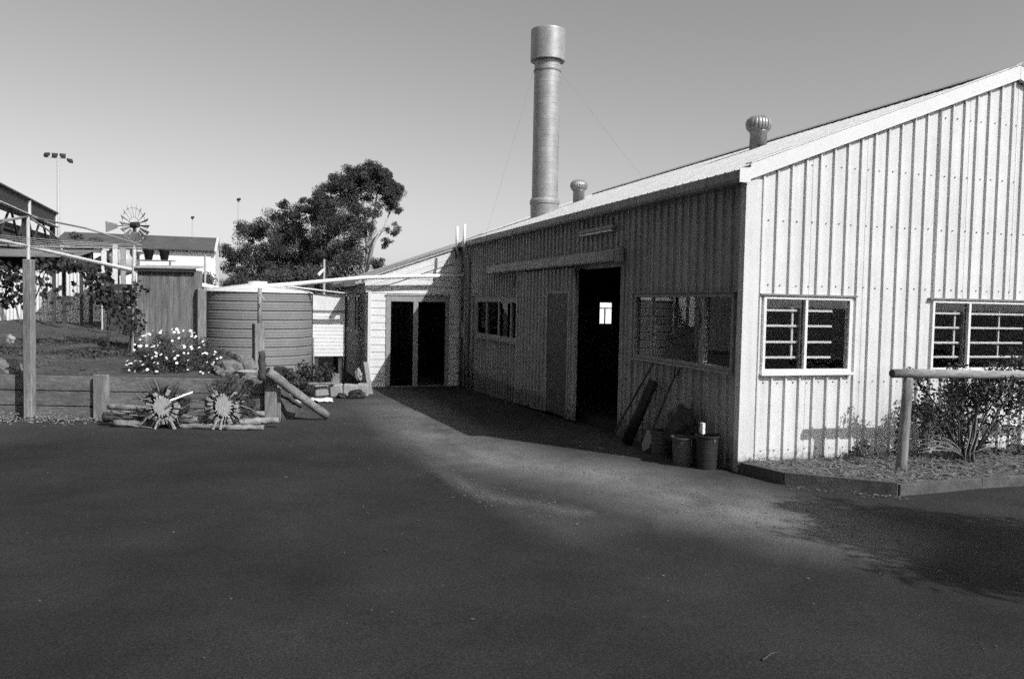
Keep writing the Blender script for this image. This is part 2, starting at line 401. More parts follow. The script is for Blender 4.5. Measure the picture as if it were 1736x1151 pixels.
for x0_, x1_, ops in ((0.0, RX, [G1, (2.835, RX, 1.205, 2.14)]), (RX, 2*RX, [(RX, 5.3, 1.205, 2.14)])):
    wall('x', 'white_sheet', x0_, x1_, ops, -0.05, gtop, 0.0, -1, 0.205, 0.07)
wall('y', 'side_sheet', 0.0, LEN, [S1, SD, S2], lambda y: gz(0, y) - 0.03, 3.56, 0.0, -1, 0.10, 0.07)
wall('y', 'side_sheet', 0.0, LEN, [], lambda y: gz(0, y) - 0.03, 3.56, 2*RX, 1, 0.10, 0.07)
# far end wall with a glazed door that lets daylight through
for x0_, x1_, ops in ((0.0, RX, []), (RX, 2*RX, [(4.18, 4.62, 1.40, 2.06)])):
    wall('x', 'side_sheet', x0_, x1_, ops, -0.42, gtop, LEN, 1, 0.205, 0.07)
fr = MB(); fr.box((4.17, LEN-0.03, 1.385), (4.63, LEN+0.02, 1.42)); fr.box((4.17, LEN-0.03, 2.04), (4.63, LEN+0.02, 2.075)); fr.box((4.165, LEN-0.03, 1.42), (4.20, LEN+0.02, 2.04)); fr.box((4.60, LEN-0.03, 1.42), (4.635, LEN+0.02, 2.04)); fr.box((4.20, LEN-0.02, 1.86), (4.60, LEN+0.01, 1.89)); fr.box((4.36, LEN-0.02, 1.42), (4.39, LEN+0.01, 1.86)); fr.build('end_window_frame', 'dark_frame', shed)
# floor and inner ceiling
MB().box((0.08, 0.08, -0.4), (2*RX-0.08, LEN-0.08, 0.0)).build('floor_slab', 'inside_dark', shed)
mb = MB()
for xa, xb in ((-0.02, RX), (RX, 2*RX+0.02)):
    mb.prism([(xa, 0.02, rooftop(xa)-0.05), (xb, 0.02, rooftop(xb)-0.05), (xb, 0.02, rooftop(xb)-0.015), (xa, 0.02, rooftop(xa)-0.015)], (0, LEN-0.04, 0))
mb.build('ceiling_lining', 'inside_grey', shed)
mb = MB()
for zz in (0.25, 1.08, 2.27, 3.05, 3.75, 4.5):
    i = 0
    while 0.205 + PITCH*(i+0.5) < 2*RX - 0.05:
        x = 0.205 + PITCH*(i+0.5) + rnd(-.02, .02); i += 1
        if gtop(x) - zz < 0.15 or any(o_[0]-0.03 < x < o_[1]+0.03 and o_[2]-0.05 < zz < o_[3]+0.05 for o_ in (G1, G2)): continue
        mb.tube([(x, -0.001, zz+rnd(-.008, .008)), (x, -0.012, zz)], 0.009, 6)
sc_ = mb.build('roofing_screws', 'steel_grey', shed); sc_['kind'] = 'stuff'
# corner flashings
mb = MB(); mb.box((-0.045, -0.036, -0.05), (0.17, -0.003, 3.52)); mb.box((-0.045, -0.003, -0.05), (-0.031, 0.07, 3.52)); mb.build('corner_flashing', 'white_sheet', shed)
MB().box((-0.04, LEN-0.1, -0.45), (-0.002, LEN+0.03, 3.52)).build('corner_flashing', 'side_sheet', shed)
# roof sheets, both slopes
for side in (0, 1):
    yb = -0.06; k = 0
    while yb < LEN:
        ye = min(yb + 4*PITCH, LEN + 0.05); pr = profile(yb, ye, 0.10); mb = MB(); n = len(pr)
        for x in (-0.13, RX):
            xx = x if side == 0 else 2*RX - x
            for a, h in pr: mb.v.append((xx, a, rooftop(x) + 0.012 + h))
        for i in range(n-1): mb.f.append((i, i+1, n+i+1, n+i))
        mb.build('roof_sheet', 'roof_sheet', shed, recalc=False)
        yb = ye; k += 1
mb = MB(); rz = rooftop(RX)
for s in (-1, 1):
    mb.prism([(RX, -0.09, rz+0.075), (RX+s*0.20, -0.09, rz-0.020), (RX+s*0.20, -0.09, rz-0.005), (RX, -0.09, rz+0.09)], (0, LEN+0.16, 0))
mb.build('ridge_cap', 'roof_sheet', shed)
# barge boards
for s in (0, 1):
    for yb, ye in ((-0.075, -0.04), (LEN+0.032, LEN+0.065)):
        pts = []
        for x, dz in ((-0.02, -0.135), (RX, -0.135), (RX, 0.055), (-0.02, 0.055)):
            xx = x if s == 0 else 2*RX - x
            pts.append((xx, yb, rooftop(x) + dz))
        o = MB().prism(pts, (0, ye-yb, 0)).build('barge_board', 'trim_white', shed, bevel=0.004)
    # thin cover strip on the barge top
    pts = [((x if s == 0 else 2*RX-x), -0.085, rooftop(x)+dz) for x, dz in ((-0.02, 0.058), (RX, 0.058), (RX, 0.072), (-0.02, 0.072))]
    MB().prism(pts, (0, 0.12, 0)).build('barge_cap', 'trim_white', shed)
# gutters with end caps
for s in (0, 1):
    fx = (lambda x: x) if s == 0 else (lambda x: 2*RX - x)
    prof = [(-0.045, 3.60), (-0.045, 3.48), (-0.145, 3.48), (-0.165, 3.51), (-0.165, 3.615), (-0.155, 3.615), (-0.155, 3.515), (-0.14, 3.495), (-0.06, 3.495), (-0.06, 3.60)]
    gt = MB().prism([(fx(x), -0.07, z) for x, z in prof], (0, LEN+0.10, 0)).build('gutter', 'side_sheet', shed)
    MB().prism([(fx(x), -0.082, z) for x, z in ((-0.021, 3.645), (-0.021, 3.465), (-0.172, 3.465), (-0.172, 3.63))], (0, 0.011, 0)).build('gutter_end_cap', 'trim_white', shed)

def window(parent, axis, a0, a1, z0, z1, off, sgn, mull, fw, fm, gm, sill=True, fixed_dark=(), hood=True, hm='steel_grey'):
    """framed window: frame bars, panes each on their own, sill and head flashing. sgn: outward side"""
    def bx(mb, a, b, d0, d1, q0, q1):
        lo, hi = sorted((off + sgn*d0, off + sgn*d1))
        return mb.box((a, lo, q0), (b, hi, q1)) if axis == 'x' else mb.box((lo, a, q0), (hi, b, q1))
    fr = MB()
    bx(fr, a0, a1, -0.05, 0.035, z1-fw, z1); bx(fr, a0, a1, -0.05, 0.035, z0, z0+fw)
    bx(fr, a0, a0+fw, -0.05, 0.035, z0+fw, z1-fw); bx(fr, a1-fw, a1, -0.05, 0.035, z0+fw, z1-fw)
    w = fr.build('window', fm, parent, bevel=0.003)
    edges = [a0+fw] + [v for m_ in mull for v in (m_-fw*0.5, m_+fw*0.5)] + [a1-fw]
    for i, m_ in enumerate(mull):
        o = bx(MB(), m_-fw*0.5, m_+fw*0.5, -0.04, 0.03, z0+fw, z1-fw).build('mullion', 'dark_frame' if i in fixed_dark else fm, w, bevel=0.003)
    for k in range(0, len(edges), 2):
        d = 0.004 if (k//2) % 2 else -0.014
        bx(MB(), edges[k], edges[k+1], d, d+0.005, z0+fw, z1-fw).build('pane', gm, w)
    if sill: bx(MB(), a0-0.03, a1+0.03, 0.0, 0.075, z0-0.035, z0-0.003).build('sill', fm, w, bevel=0.004)
    if hood: bx(MB(), a0-0.06, a1+0.06, 0.0, 0.06, z1+0.004, z1+0.024).build('head_flashing', hm, w)
    return w, bx
for (a0, a1, z0, z1), mu in ((G1, (0.878,)), (G2, (3.47, 4.6))):
    w, bx = window(shed, 'x', a0, a1, z0, z1, 0.0, -1, mu, 0.04, 'alu', 'glass')
    # second sash stile behind the glass and the white security bars inside
    for m_ in mu: bx(MB(), m_-0.055, m_-0.021, -0.06, -0.02, z0+0.04, z1-0.04).build('sash_stile', 'dark_frame', w)
    for zz in (1.385, 1.575, 1.775, 1.965):
        e = a1 - (0.22 if a0 < 1 else 0.03)
        bx(MB(), a0+0.02, e, -0.085, -0.065, zz-0.013, zz+0.013).build('security_bar', 'alu', w)
    bx(MB(), a0+0.50, a0+0.525, -0.115, -0.096, z0+0.15, z1-0.13).build('security_bar', 'alu', w)
    if a0 > 1: bx(MB(), a0+1.28, a0+1.30, -0.115, -0.096, z0+0.15, z1-0.13).build('security_bar', 'alu', w)
window(shed, 'y', *S1[:2], *S1[2:], 0.0, -1, (0.87, 2.30), 0.05, 'trim_grey', 'glass')
window(shed, 'y', *S2[:2], *S2[2:], 0.0, -1, (9.03, 9.98, 11.02), 0.10, 'trim_grey', 'glass_dark', hood=False)

# sliding door: hood over the track, ribbed leaf with a flat access door in it, brackets
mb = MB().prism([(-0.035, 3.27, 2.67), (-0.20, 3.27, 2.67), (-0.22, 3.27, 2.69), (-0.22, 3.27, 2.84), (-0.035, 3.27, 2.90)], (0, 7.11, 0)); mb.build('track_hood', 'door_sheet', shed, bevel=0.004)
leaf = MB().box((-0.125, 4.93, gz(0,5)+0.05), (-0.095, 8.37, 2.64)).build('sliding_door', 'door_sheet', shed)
for b0, b1, zb, zt in ((4.93, 5.25, 0, 2.64), (5.25, 6.36, 2.20, 2.64), (6.36, 7.17, 0, 2.64), (7.17, 7.98, 0, 2.64), (7.98, 8.37, 0, 2.64)):
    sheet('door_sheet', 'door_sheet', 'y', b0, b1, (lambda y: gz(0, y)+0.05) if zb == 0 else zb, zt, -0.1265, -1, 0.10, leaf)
ad = MB().box((-0.145, 5.28, gz(0,5.8)+0.07), (-0.127, 6.33, 2.18)).build('access_door', 'door_dark', leaf, bevel=0.004)
mb = MB(); mb.box((-0.16, 5.22, gz(0,5.8)+0.06), (-0.127, 5.279, 2.225)); mb.box((-0.16, 6.331, gz(0,5.8)+0.06), (-0.127, 6.39, 2.225)); mb.box((-0.16, 5.28, 2.181), (-0.127, 6.33, 2.225)); mb.build('door_frame', 'door_sheet', leaf)
MB().tube([(-0.145, 6.22, 1.0), (-0.19, 6.22, 1.0), (-0.19, 6.22, 0.86), (-0.145, 6.22, 0.86)], 0.009, 6).build('door_handle', 'steel_dark', leaf)
for y in (5.02, 8.28):
    s = 1 if y < 6 else -1
    MB().beam((-0.17, y-s*0.05, 2.62), (-0.17, y-s*0.16, 2.34), 0.02, 0.05).build('hanger_bracket', 'steel_dark', shed)
for y in (3.32, 7.04):
    MB().box((-0.02, y-0.05, gz(0,y)), (0.10, y+0.05 - 0.002, 2.68)).build('door_jamb', 'door_sheet', shed)
MB().box((-0.02, 3.372, 2.605), (0.10, 6.985, 2.68)).build('door_head', 'door_sheet', shed)
# fluorescent batten light above the hood
mb = MB(); mb.box((-0.10, 3.56, 3.22), (-0.03, 5.02, 3.29)); lf = mb.build('batten_light', 'trim_grey', shed, bevel=0.01)
MB().tube([(-0.085, 3.62, 3.195), (-0.085, 4.96, 3.195)], 0.018, 8).build('light_tube', 'alu', lf)
# white vent pipes by the far corner; their down pipes greyed to stand for shade
for y, zt, zb, r in ((13.42, 4.06, None, 0.04), (12.62, 4.05, None, 0.04)):
    MB().tube([(-0.215, y, 3.42), (-0.215, y, zt)], r, 10).build('vent_pipe', 'pvc', shed, smooth=True)
    MB().tube([(-0.215, y, 3.42), (-0.19, y, 3.34), (-0.085, y, 3.2), (-0.075, y, 2.9), (-0.075, y, gz(0, y)+0.02)], r*0.95, 10).build('downpipe', 'trim_grey', shed, smooth=True)
for y in (12.95, 12.2):
    MB().tube([(-0.07, y, 2.15), (-0.07, y, gz(0, y)+0.02)], 0.03, 8).build('conduit', 'trim_grey', shed, smooth=True)
MB().tube([(-0.08, 12.95, 1.35), (-0.14, 12.8, 1.1), (-0.12, 12.6, 0.8), (-0.09, 12.7, 0.2)], 0.02, 6).build('hose_pipe', 'trim_grey', shed, smooth=True)
MB().box((-0.14, 12.75, 1.0), (-0.04, 13.1, 1.42)).build('meter_box', 'trim_grey', shed, bevel=0.01)

# flue
FX, FY = 1.54, 11.25
prof = [(0.335, 3.9)]; z = 4.62
while z < 8.32:
    prof += [(0.335, z), (0.335, z+0.115), (0.3375, z+0.12), (0.3375, z+0.13), (0.335, z+0.135)]; z += 0.135
flue = MB().lathe(prof, (FX, FY, 0), 72).build('flue', 'flue_metal', shed)
MB().lathe([(0.35, 3.9), (0.365, 4.50), (0.385, 4.53), (0.385, 4.60), (0.35, 4.66)], (FX, FY, 0), 72, False, False).build('flue_collar', 'flue_metal', flue)
MB().lathe([(0.345, 8.14), (0.433, 8.13), (0.438, 8.14), (0.438, 8.87), (0.433, 8.905), (0.41, 8.92), (0.395, 8.92), (0.395, 8.21), (0.37, 8.21)], (FX, FY, 0), 72, False, False).build('flue_cap', 'flue_metal', flue)
MB().lathe([(0.342, 7.86), (0.352, 7.865), (0.352, 7.90), (0.342, 7.905)], (FX, FY, 0), 40, False, False).build('guy_band', 'steel_grey', flue)
for p in ((4.12, 10.9, 5.33), (0.05, 11.4, 3.74)):
    d = Vector((p[0]-FX, p[1]-FY, 0)).normalized()*0.35
    MB().tube([(FX+d.x, FY+d.y, 7.88), p], 0.0022, 5).build('guy_wire', 'steel_grey', flue)
# spinning roof vents
def roof_vent(x, y):
    z = rooftop(x)
    v = MB().lathe([(0.155, z-0.1), (0.155, z+0.30), (0.17, z+0.31), (0.17, z+0.33)], (x, y, 0), 24).build('roof_vent', 'zinc', shed, smooth=True)
    hp = [(0.17, 0.33), (0.205, 0.37), (0.225, 0.43), (0.225, 0.48), (0.20, 0.54), (0.14, 0.59), (0.06, 0.61)]
    for k in range(20):     # curved vanes
        a0 = 2*math.pi*k/20; mb = MB()
        for r, h in hp:
            for da, dr in ((0, 0.0), (0.16, 0.012), (0.30, -0.012)):
                a = a0 + da; mb.v.append((x + (r+dr)*math.cos(a), y + (r+dr)*math.sin(a), z + h))
        for i in range(len(hp)-1):
            for j in range(2): mb.f.append((i*3+j, i*3+j+1, i*3+j+4, i*3+j+3))
        mb.build('vane', 'zinc', v, smooth=True, recalc=False)
    MB().lathe([(0.0, 0.62), (0.10, 0.60), (0.11, 0.59)][::-1], (x, y, z), 16, False, False).build('vent_cap', 'zinc', v)
roof_vent(3.25, 4.55); roof_vent(2.75, 11.9)
# a few things inside that show through the glass
wb = MB(); wb.box((0.35, 0.5, 0.85), (1.0, 3.0, 0.9))
for y in (0.55, 2.9):
    for x in (0.4, 0.95): wb.box((x-0.03, y-0.03, 0.0), (x+0.03, y+0.03, 0.85))
tag(wb.build('workbench', 'inside_grey'), 'wooden workbench inside the shed under the wide side window', 'workbench')

# ================================================================== white weatherboard annex at the far end of the shed
AY = 13.66; AX0 = -2.56; ADEEP = 7.3
annex = thing('weatherboard_cottage', 'white weatherboard annex with a timber framed glass door, joined to the shed', 'house', (AX0, AY, -0.4))
def atop(x): return 2.50 + 0.36*(x - AX0)
DO = (-2.12, -0.36, -0.4, 2.12)     # glass door opening
zb = -0.42; i = 0
while zb < 3.5:
    zt = zb + 0.20; xl = AX0
    if atop(AX0) < zt: xl = AX0 + max(0, (zt - atop(AX0))/0.36)
    if xl < -0.1:
        segs = [(xl, -0.05)] if zb >= DO[3]-0.02 else [(xl, DO[0]), (DO[1], -0.05)]
        for s0, s1 in segs:
            if s1 - s0 > 0.02:
                MB().prism([(s0, AY-0.012, zb), (s0, AY-0.030, zb), (s0, AY-0.014, zt-0.004), (s0, AY-0.002, zt-0.004)], (s1-s0, 0, 0)).build('weatherboard', 'weatherboard', annex)
    zb = zt
# backing walls (hollow house)
mb = MB()
mb.prism([(AX0+0.02, AY, -0.42), (DO[0], AY, -0.42), (DO[0], AY, atop(DO[0])), (AX0+0.02, AY, atop(AX0))], (0, 0.08, 0))
mb.prism([(DO[1], AY, -0.42), (1.4, AY, -0.42), (1.4, AY, atop(1.4)), (DO[1], AY, atop(DO[1]))], (0, 0.08, 0))
mb.prism([(DO[0], AY, DO[3]), (DO[1], AY, DO[3]), (DO[1], AY, atop(DO[1])), (DO[0], AY, atop(DO[0]))], (0, 0.08, 0))
mb.build('front_wall', 'weatherboard', annex)
MB().box((1.4, AY, -0.42), (1.48, AY+ADEEP, atop(1.4))).build('far_wall', 'inside_grey', annex)
MB().box((AX0+0.02, AY+ADEEP-0.08, -0.42), (1.4, AY+ADEEP, 2.45)).build('rear_wall', 'inside_grey', annex)
MB().box((AX0+0.1, AY+0.09, -0.42), (1.39, AY+ADEEP-0.09, -0.34)).build('floor_slab', 'inside_dark', annex)
# side wall boards with two windows
SW = [(15.35, 16.75, 0.98, 2.14), (18.1, 20.6, 0.98, 2.14)]
zb = -0.42
while zb < 2.40:
    zt = min(zb + 0.20, 2.44)
    cuts = [(AY-0.03, AY+ADEEP)]
    for (a0, a1, q0, q1) in SW:
        if zt > q0+0.02 and zb < q1-0.02:
            nw = []
            for c0, c1 in cuts:
                if c0 < a0 and c1 > a1: nw += [(c0, a0), (a1, c1)]
                else: nw.append((c0, c1))
            cuts = nw
    for c0, c1 in cuts:
        MB().prism([(AX0-0.012, c0, zb), (AX0-0.030, c0, zb), (AX0-0.014, c0, zt-0.004), (AX0-0.002, c0, zt-0.004)], (0, c1-c0, 0)).build('weatherboard', 'sidewall_board', annex)
    zb = zt if zb < 2.3 else 9
lin = MB()
for c0, c1, q0, q1 in ((AY+0.08, 15.35, -0.42, 2.44), (15.35, 16.75, -0.42, 0.98), (15.35, 16.75, 2.14, 2.44), (16.75, 18.1, -0.42, 2.44), (18.1, 20.6, -0.42, 0.98), (18.1, 20.6, 2.14, 2.44), (20.6, AY+ADEEP-0.08, -0.42, 2.44)):
    lin.box((AX0, c0, q0), (AX0+0.06, c1, q1))
lin.build('side_wall', 'inside_grey', annex)
for (a0, a1, q0, q1) in SW:
    window(annex, 'y', a0, a1, q0, q1, AX0, -1, ((a0+a1)/2,), 0.07, 'trim_white', 'glass', hood=False)
# corner stop, barge boards, roof, gutter
MB().box((AX0-0.05, AY-0.052, -0.42), (AX0+0.035, AY-0.031, atop(AX0)-0.02)).build('corner_stop', 'trim_white', annex)
for k, (dz0, dz1, yo) in enumerate(((0.02, 0.17, 0.055), (-0.13, 0.015, 0.050), (-0.27, -0.135, 0.045))):
    x0_ = AX0 - 0.16 + k*0.02
    MB().prism([(x0_, AY-yo-0.02, atop(x0_)+dz0), (-0.22, AY-yo-0.02, atop(-0.22)+dz0), (-0.22, AY-yo-0.02, atop(-0.22)+dz1), (x0_, AY-yo-0.02, atop(x0_)+dz1)], (0, 0.03, 0)).build('barge_board', 'trim_white', annex, bevel=0.003)
rf = MB().prism([(AX0-0.32, AY-0.14, atop(AX0-0.32)+0.10), (1.45, AY-0.14, atop(1.45)+0.10), (1.45, AY-0.14, atop(1.45)+0.15), (AX0-0.32, AY-0.14, atop(AX0-0.32)+0.15)], (0, ADEEP+0.3, 0)).build('roof', 'roof_sheet', annex)
rf2 = MB().prism([(AX0-0.34, AY-0.16, atop(AX0-0.34)+0.152), (-0.2, AY-0.16, atop(-0.2)+0.152), (-0.2, AY-0.16, atop(-0.2)+0.172), (AX0-0.34, AY-0.16, atop(AX0-0.34)+0.172)], (0, 0.05, 0)).build('roof_edge', 'steel_grey', rf)
MB().prism([(1.4, AY+0.09, 2.3), (AX0+0.1, AY+0.09, 2.3), (AX0+0.1, AY+0.09, 2.33), (1.4, AY+0.09, 2.33)], (0, ADEEP-0.2, 0)).build('ceiling_lining', 'inside_grey', annex)
MB().box((AX0-0.42, AY-0.12, 2.36), (AX0-0.30, AY+ADEEP+0.1, 2.47)).build('gutter', 'trim_grey', annex, bevel=0.008)
MB().box((AX0-0.30, AY-0.02, 2.42), (AX0-0.032, AY+ADEEP, 2.435)).build('eave_lining', 'trim_grey', annex)
MB().tube([(AX0-0.36, AY+5.2, 2.38), (AX0-0.2, AY+5.2, 2.2), (AX0-0.07, AY+5.2, 2.05), (AX0-0.07, AY+5.2, -0.35)], 0.035, 8).build('downpipe', 'trim_grey', annex, smooth=True)
# glass door with timber frame
fr = MB()
fr.box((DO[0], AY-0.05, -0.4), (DO[0]+0.13, AY+0.03, DO[3])); fr.box((DO[1]-0.10, AY-0.05, -0.4), (DO[1], AY+0.03, DO[3]))
fr.box((DO[0]+0.13, AY-0.05, DO[3]-0.16), (DO[1]-0.10, AY+0.03, DO[3])); fr.box((DO[0]+0.75, AY-0.05, -0.36), (DO[0]+0.89, AY+0.03, DO[3]-0.16))
fr.box((DO[0]+0.13, AY-0.05, -0.4), (DO[1]-0.10, AY+0.03, -0.36))
dr = fr.build('door_frame', 'door_timber', annex, bevel=0.004)
MB().box((DO[0]+0.13, AY-0.012, -0.36), (DO[0]+0.75, AY-0.004, DO[3]-0.16)).build('pane', 'glass_dark', dr)
MB().box((DO[0]+0.89, AY-0.012, -0.36), (DO[1]-0.10, AY-0.004, DO[3]-0.16)).build('pane', 'glass_dark', dr)
MB().lathe([(0.012, 0), (0.012, 0.03), (0.038, 0.045), (0.042, 0.07), (0.03, 0.09)], (0, 0, 0), 12).build('door_knob', 'tin', dr)
kn = dr.children[-1]; kn.matrix_basis = Matrix.Translation((DO[0]+0.19, AY-0.05, 0.80)) @ Matrix.Rotation(R_(90), 4, 'X'); attach(kn, dr)
MB().box((DO[0]-0.03, AY-0.07, DO[3]+0.003), (DO[1]+0.03, AY-0.012, DO[3]+0.02)).build('head_flashing', 'steel_grey', annex)

# ================================================================== overhead white pipes
pm = MB().tube([(-0.06, 13.30, 2.70), (-1.4, 13.30, 2.65), (-2.74, 13.28, 2.575), (-4.6, 13.5, 2.36), (-6.55, 13.62, 2.175)], 0.055, 12)
tag(pm.build('water_pipe', 'pvc', smooth=True), 'white overhead pipe running from the shed wall past the annex to the tank', 'pipe')
pm = MB().tube([(-6.42, 13.72, 2.20), (-9.9, 18.1, 2.92), (-13.6, 22.7, 3.73), (-17.5, 27.5, 4.5)], 0.06, 12)
tag(pm.build('water_pipe', 'pvc', smooth=True), 'white overhead pipe passing behind the paling shed to the tank', 'pipe')

# ================================================================== rainwater tank
TC = Vector((-5.45, 14.35, 0)); TR = 1.42
tank = thing('water_tank', 'round grey rainwater tank of stacked sheet rings beside the white annex', 'tank', (TC.x, TC.y, -0.2))
z = -0.2
while z < 2.0:
    h = 0.232
    prof = [(TR-0.05, z), (TR-0.028, z+0.003), (TR, z+0.014)] + [(TR + 0.004*math.sin(k*math.pi/2), z+0.012+(h-0.028)*k/12) for k in range(1, 12)] + [(TR, z+h-0.014), (TR-0.028, z+h-0.004), (TR-0.05, z+h-0.001)]
    MB().lathe(prof, TC, 56, False, False).build('tank_ring', 'tank_sheet', tank, smooth=True); z += h
MB().lathe([(TR-0.05, z-0.01), (TR+0.03, z), (TR+0.03, z+0.03), (TR-0.1, z+0.07), (0.25, z+0.24), (0.25, z+0.30), (0.0, z+0.31)], TC, 56, False, False).build('tank_lid', 'trim_white', tank, smooth=True)

def log(name, label, cat, pts, rad, m='log_wood', em=None, n=10, group=None, jit=0.17):
    """irregular round log with separate end faces"""
    if len(pts) == 2:
        a, b2 = Vector(pts[0]), Vector(pts[1]); k = 12
        pts = [a.lerp(b2, i/(k-1)) + (Vector((rnd(-1,1), rnd(-1,1), rnd(-1,1)))*0.20*rad[0] if 0 < i < k-1 else Vector()) for i in range(k)]
        rad = [rad[0] + (rad[1]-rad[0])*i/(k-1) for i in range(k)]
    o = MB().tube(pts, rad, n, True, jit).build(name, m, None, smooth=True)
    tag(o, label, cat, group)
    if em:
        for i, j in ((0, 1), (-1, -2)):
            d = (Vector(pts[i]) - Vector(pts[j])).normalized()
            MB().tube([Vector(pts[i]) - d*0.01, Vector(pts[i]) + d*0.006], rad[i]*0.88, n).build('cut_end', em, o)
    return o
# timber posts near the tank
o = MB().box((-0.11, -0.10, 0), (0.11, 0.10, 1.02)).build('timber_post', 'timber_grey', None, bevel=0.012)
o.location = (-5.463, 9.93, 0.42); o.rotation_euler = (0, R_(-0.6), R_(18)); tag(o, 'square grey post with a tap, standing in front of the water tank', 'post')
tp = MB().tube([(-5.44, 9.80, 2.05), (-5.44, 9.72, 2.05), (-5.40, 9.70, 2.02), (-5.36, 9.70, 1.95), (-5.38, 9.70, 1.90)], 0.014, 8).build('tap', 'galv', o, smooth=True)
tp2 = MB().tube([(-5.45, 9.90, 1.35), (-5.45, 9.90, 1.8), (-5.445, 9.90, 2.2)], 0.045, 8).build('tap_pipe', 'trim_grey', o, smooth=True)
o = MB().box((-0.10, -0.10, 0), (0.10, 0.10, 2.05)).build('timber_post', 'timber_grey', None, bevel=0.012)
o.location = (-6.745, 11.95, 0.12); o.rotation_euler[2] = R_(20); tag(o, 'square grey post between the paling shed and the water tank', 'post')

# ================================================================== paling shed
A = Vector((-8.16, 12.45, 0)); B = Vector((-6.88, 12.03, 0)); du = (B-A).normalized(); dn = Vector((-du.y, du.x, 0)); W = (B-A).length
ps = thing('paling_shed', 'small grey vertical paling shed with a dark flat roof edge', 'shed', A + Vector((0, 0, 0.6)))
def local(p, d, z): return A + du*p + dn*d + Vector((0, 0, z))
k = 0; pos = 0.0
while pos < W - 0.03:
    w_ = min(0.142 + rnd(-0.008, 0.008), W-pos); zt = 2.62 + rnd(-0.015, 0.015); d = rnd(0, 0.008)
    MB().prism([local(pos, d, 0.45), local(pos+w_-0.007, d, 0.45), local(pos+w_-0.007, d, zt), local(pos, d, zt)], dn*0.02).build('paling', 'paling', ps); pos += w_
for sd_ in (0, W-0.02):
    q = 0.03
    while q < 0.40:
        MB().prism([local(sd_, q, 0.45), local(sd_, q+0.135, 0.45), local(sd_, q+0.135, 2.6), local(sd_, q, 2.6)], du*0.02).build('paling', 'paling', ps); q += 0.143
MB().prism([local(0.03, 0.035, 0.4), local(W-0.03, 0.035, 0.4), local(W-0.03, 0.42, 0.4), local(0.03, 0.42, 0.4)], (0, 0, 2.1)).build('shed_core', 'inside_dark', ps)
MB().prism([local(-0.06, -0.10, 2.63), local(W+0.06, -0.10, 2.63), local(W+0.06, 0.55, 2.70), local(-0.06, 0.55, 2.70)], (0, 0, 0.03)).build('roof', 'galv', ps)
MB().prism([local(-0.05, -0.08, 2.55), local(W+0.05, -0.08, 2.55), local(W+0.05, -0.06, 2.55), local(-0.05, -0.06, 2.55)], (0, 0, 0.082)).build('fascia_board', 'steel_dark', ps)

# ================================================================== timber garden wall
gw = thing('garden_wall', 'low retaining wall of weathered timber sleepers holding up the garden', 'wall', WB + Vector((-3, 1, -0.2)))
def onwall(a, t, z): p = WB + U*a + NB*t; return Vector((p.x, p.y, z))
posts = [0.0, -2.98, -5.9, -8.8]
for i in range(3):
    for a1, a0 in zip(posts, posts[1:]):
        zb = -0.24 + 0.27*i; off = rnd(-0.008, 0.008)
        lead = (0.025 if i == 2 else 0.0)
        o = MB().prism([onwall(a0+0.004, off, zb), onwall(a1-0.004, off, zb), onwall(a1-0.004, off+0.06, zb), onwall(a0+0.004, off+0.06, zb)], (0, 0, 0.256)).build('sleeper_board', 'sleeper', gw, bevel=0.008)
for a, w_ in ((-2.98, 0.25), (-5.9, 0.22), (-0.02, 0.20)):
    MB().prism([onwall(a-w_/2, -0.11, -0.3), onwall(a+w_/2, -0.11, -0.3), onwall(a+w_/2, -0.012, -0.3), onwall(a-w_/2, -0.012, -0.3)], (0, 0, 0.90)).build('wall_post', 'timber_grey', gw, bevel=0.01)
# wooden side return at the right end
MB().prism([onwall(-0.02, 0.07, -0.25), onwall(0.12, 0.07, -0.25), onwall(-0.1, 0.75, -0.25), onwall(-0.24, 0.75, -0.25)], (0, 0, 0.74)).build('end_block', 'timber_grey', gw, bevel=0.01)
# tall post in front of it
o = MB().box((-0.073, -0.073, 0), (0.073, 0.073, 2.78)).build('tall_post', 'timber_grey', None, bevel=0.012)
o.location = (-9.25, 7.36, -0.21); o.rotation_euler[2] = R_(-18); tag(o, 'tall square timber post standing against the front of the garden wall', 'post')
# tin on the end post
o = MB().lathe([(0.055, 0), (0.055, 0.12), (0.058, 0.125), (0.052, 0.126), (0.05, 0.02)], (0, 0, 0), 16, True, True).build('tin_can', 'tin'); p = onwall(-0.04, -0.06, 0.603); o.location = p
tag(o, 'shiny white tin can standing on the end post of the garden wall', 'can')

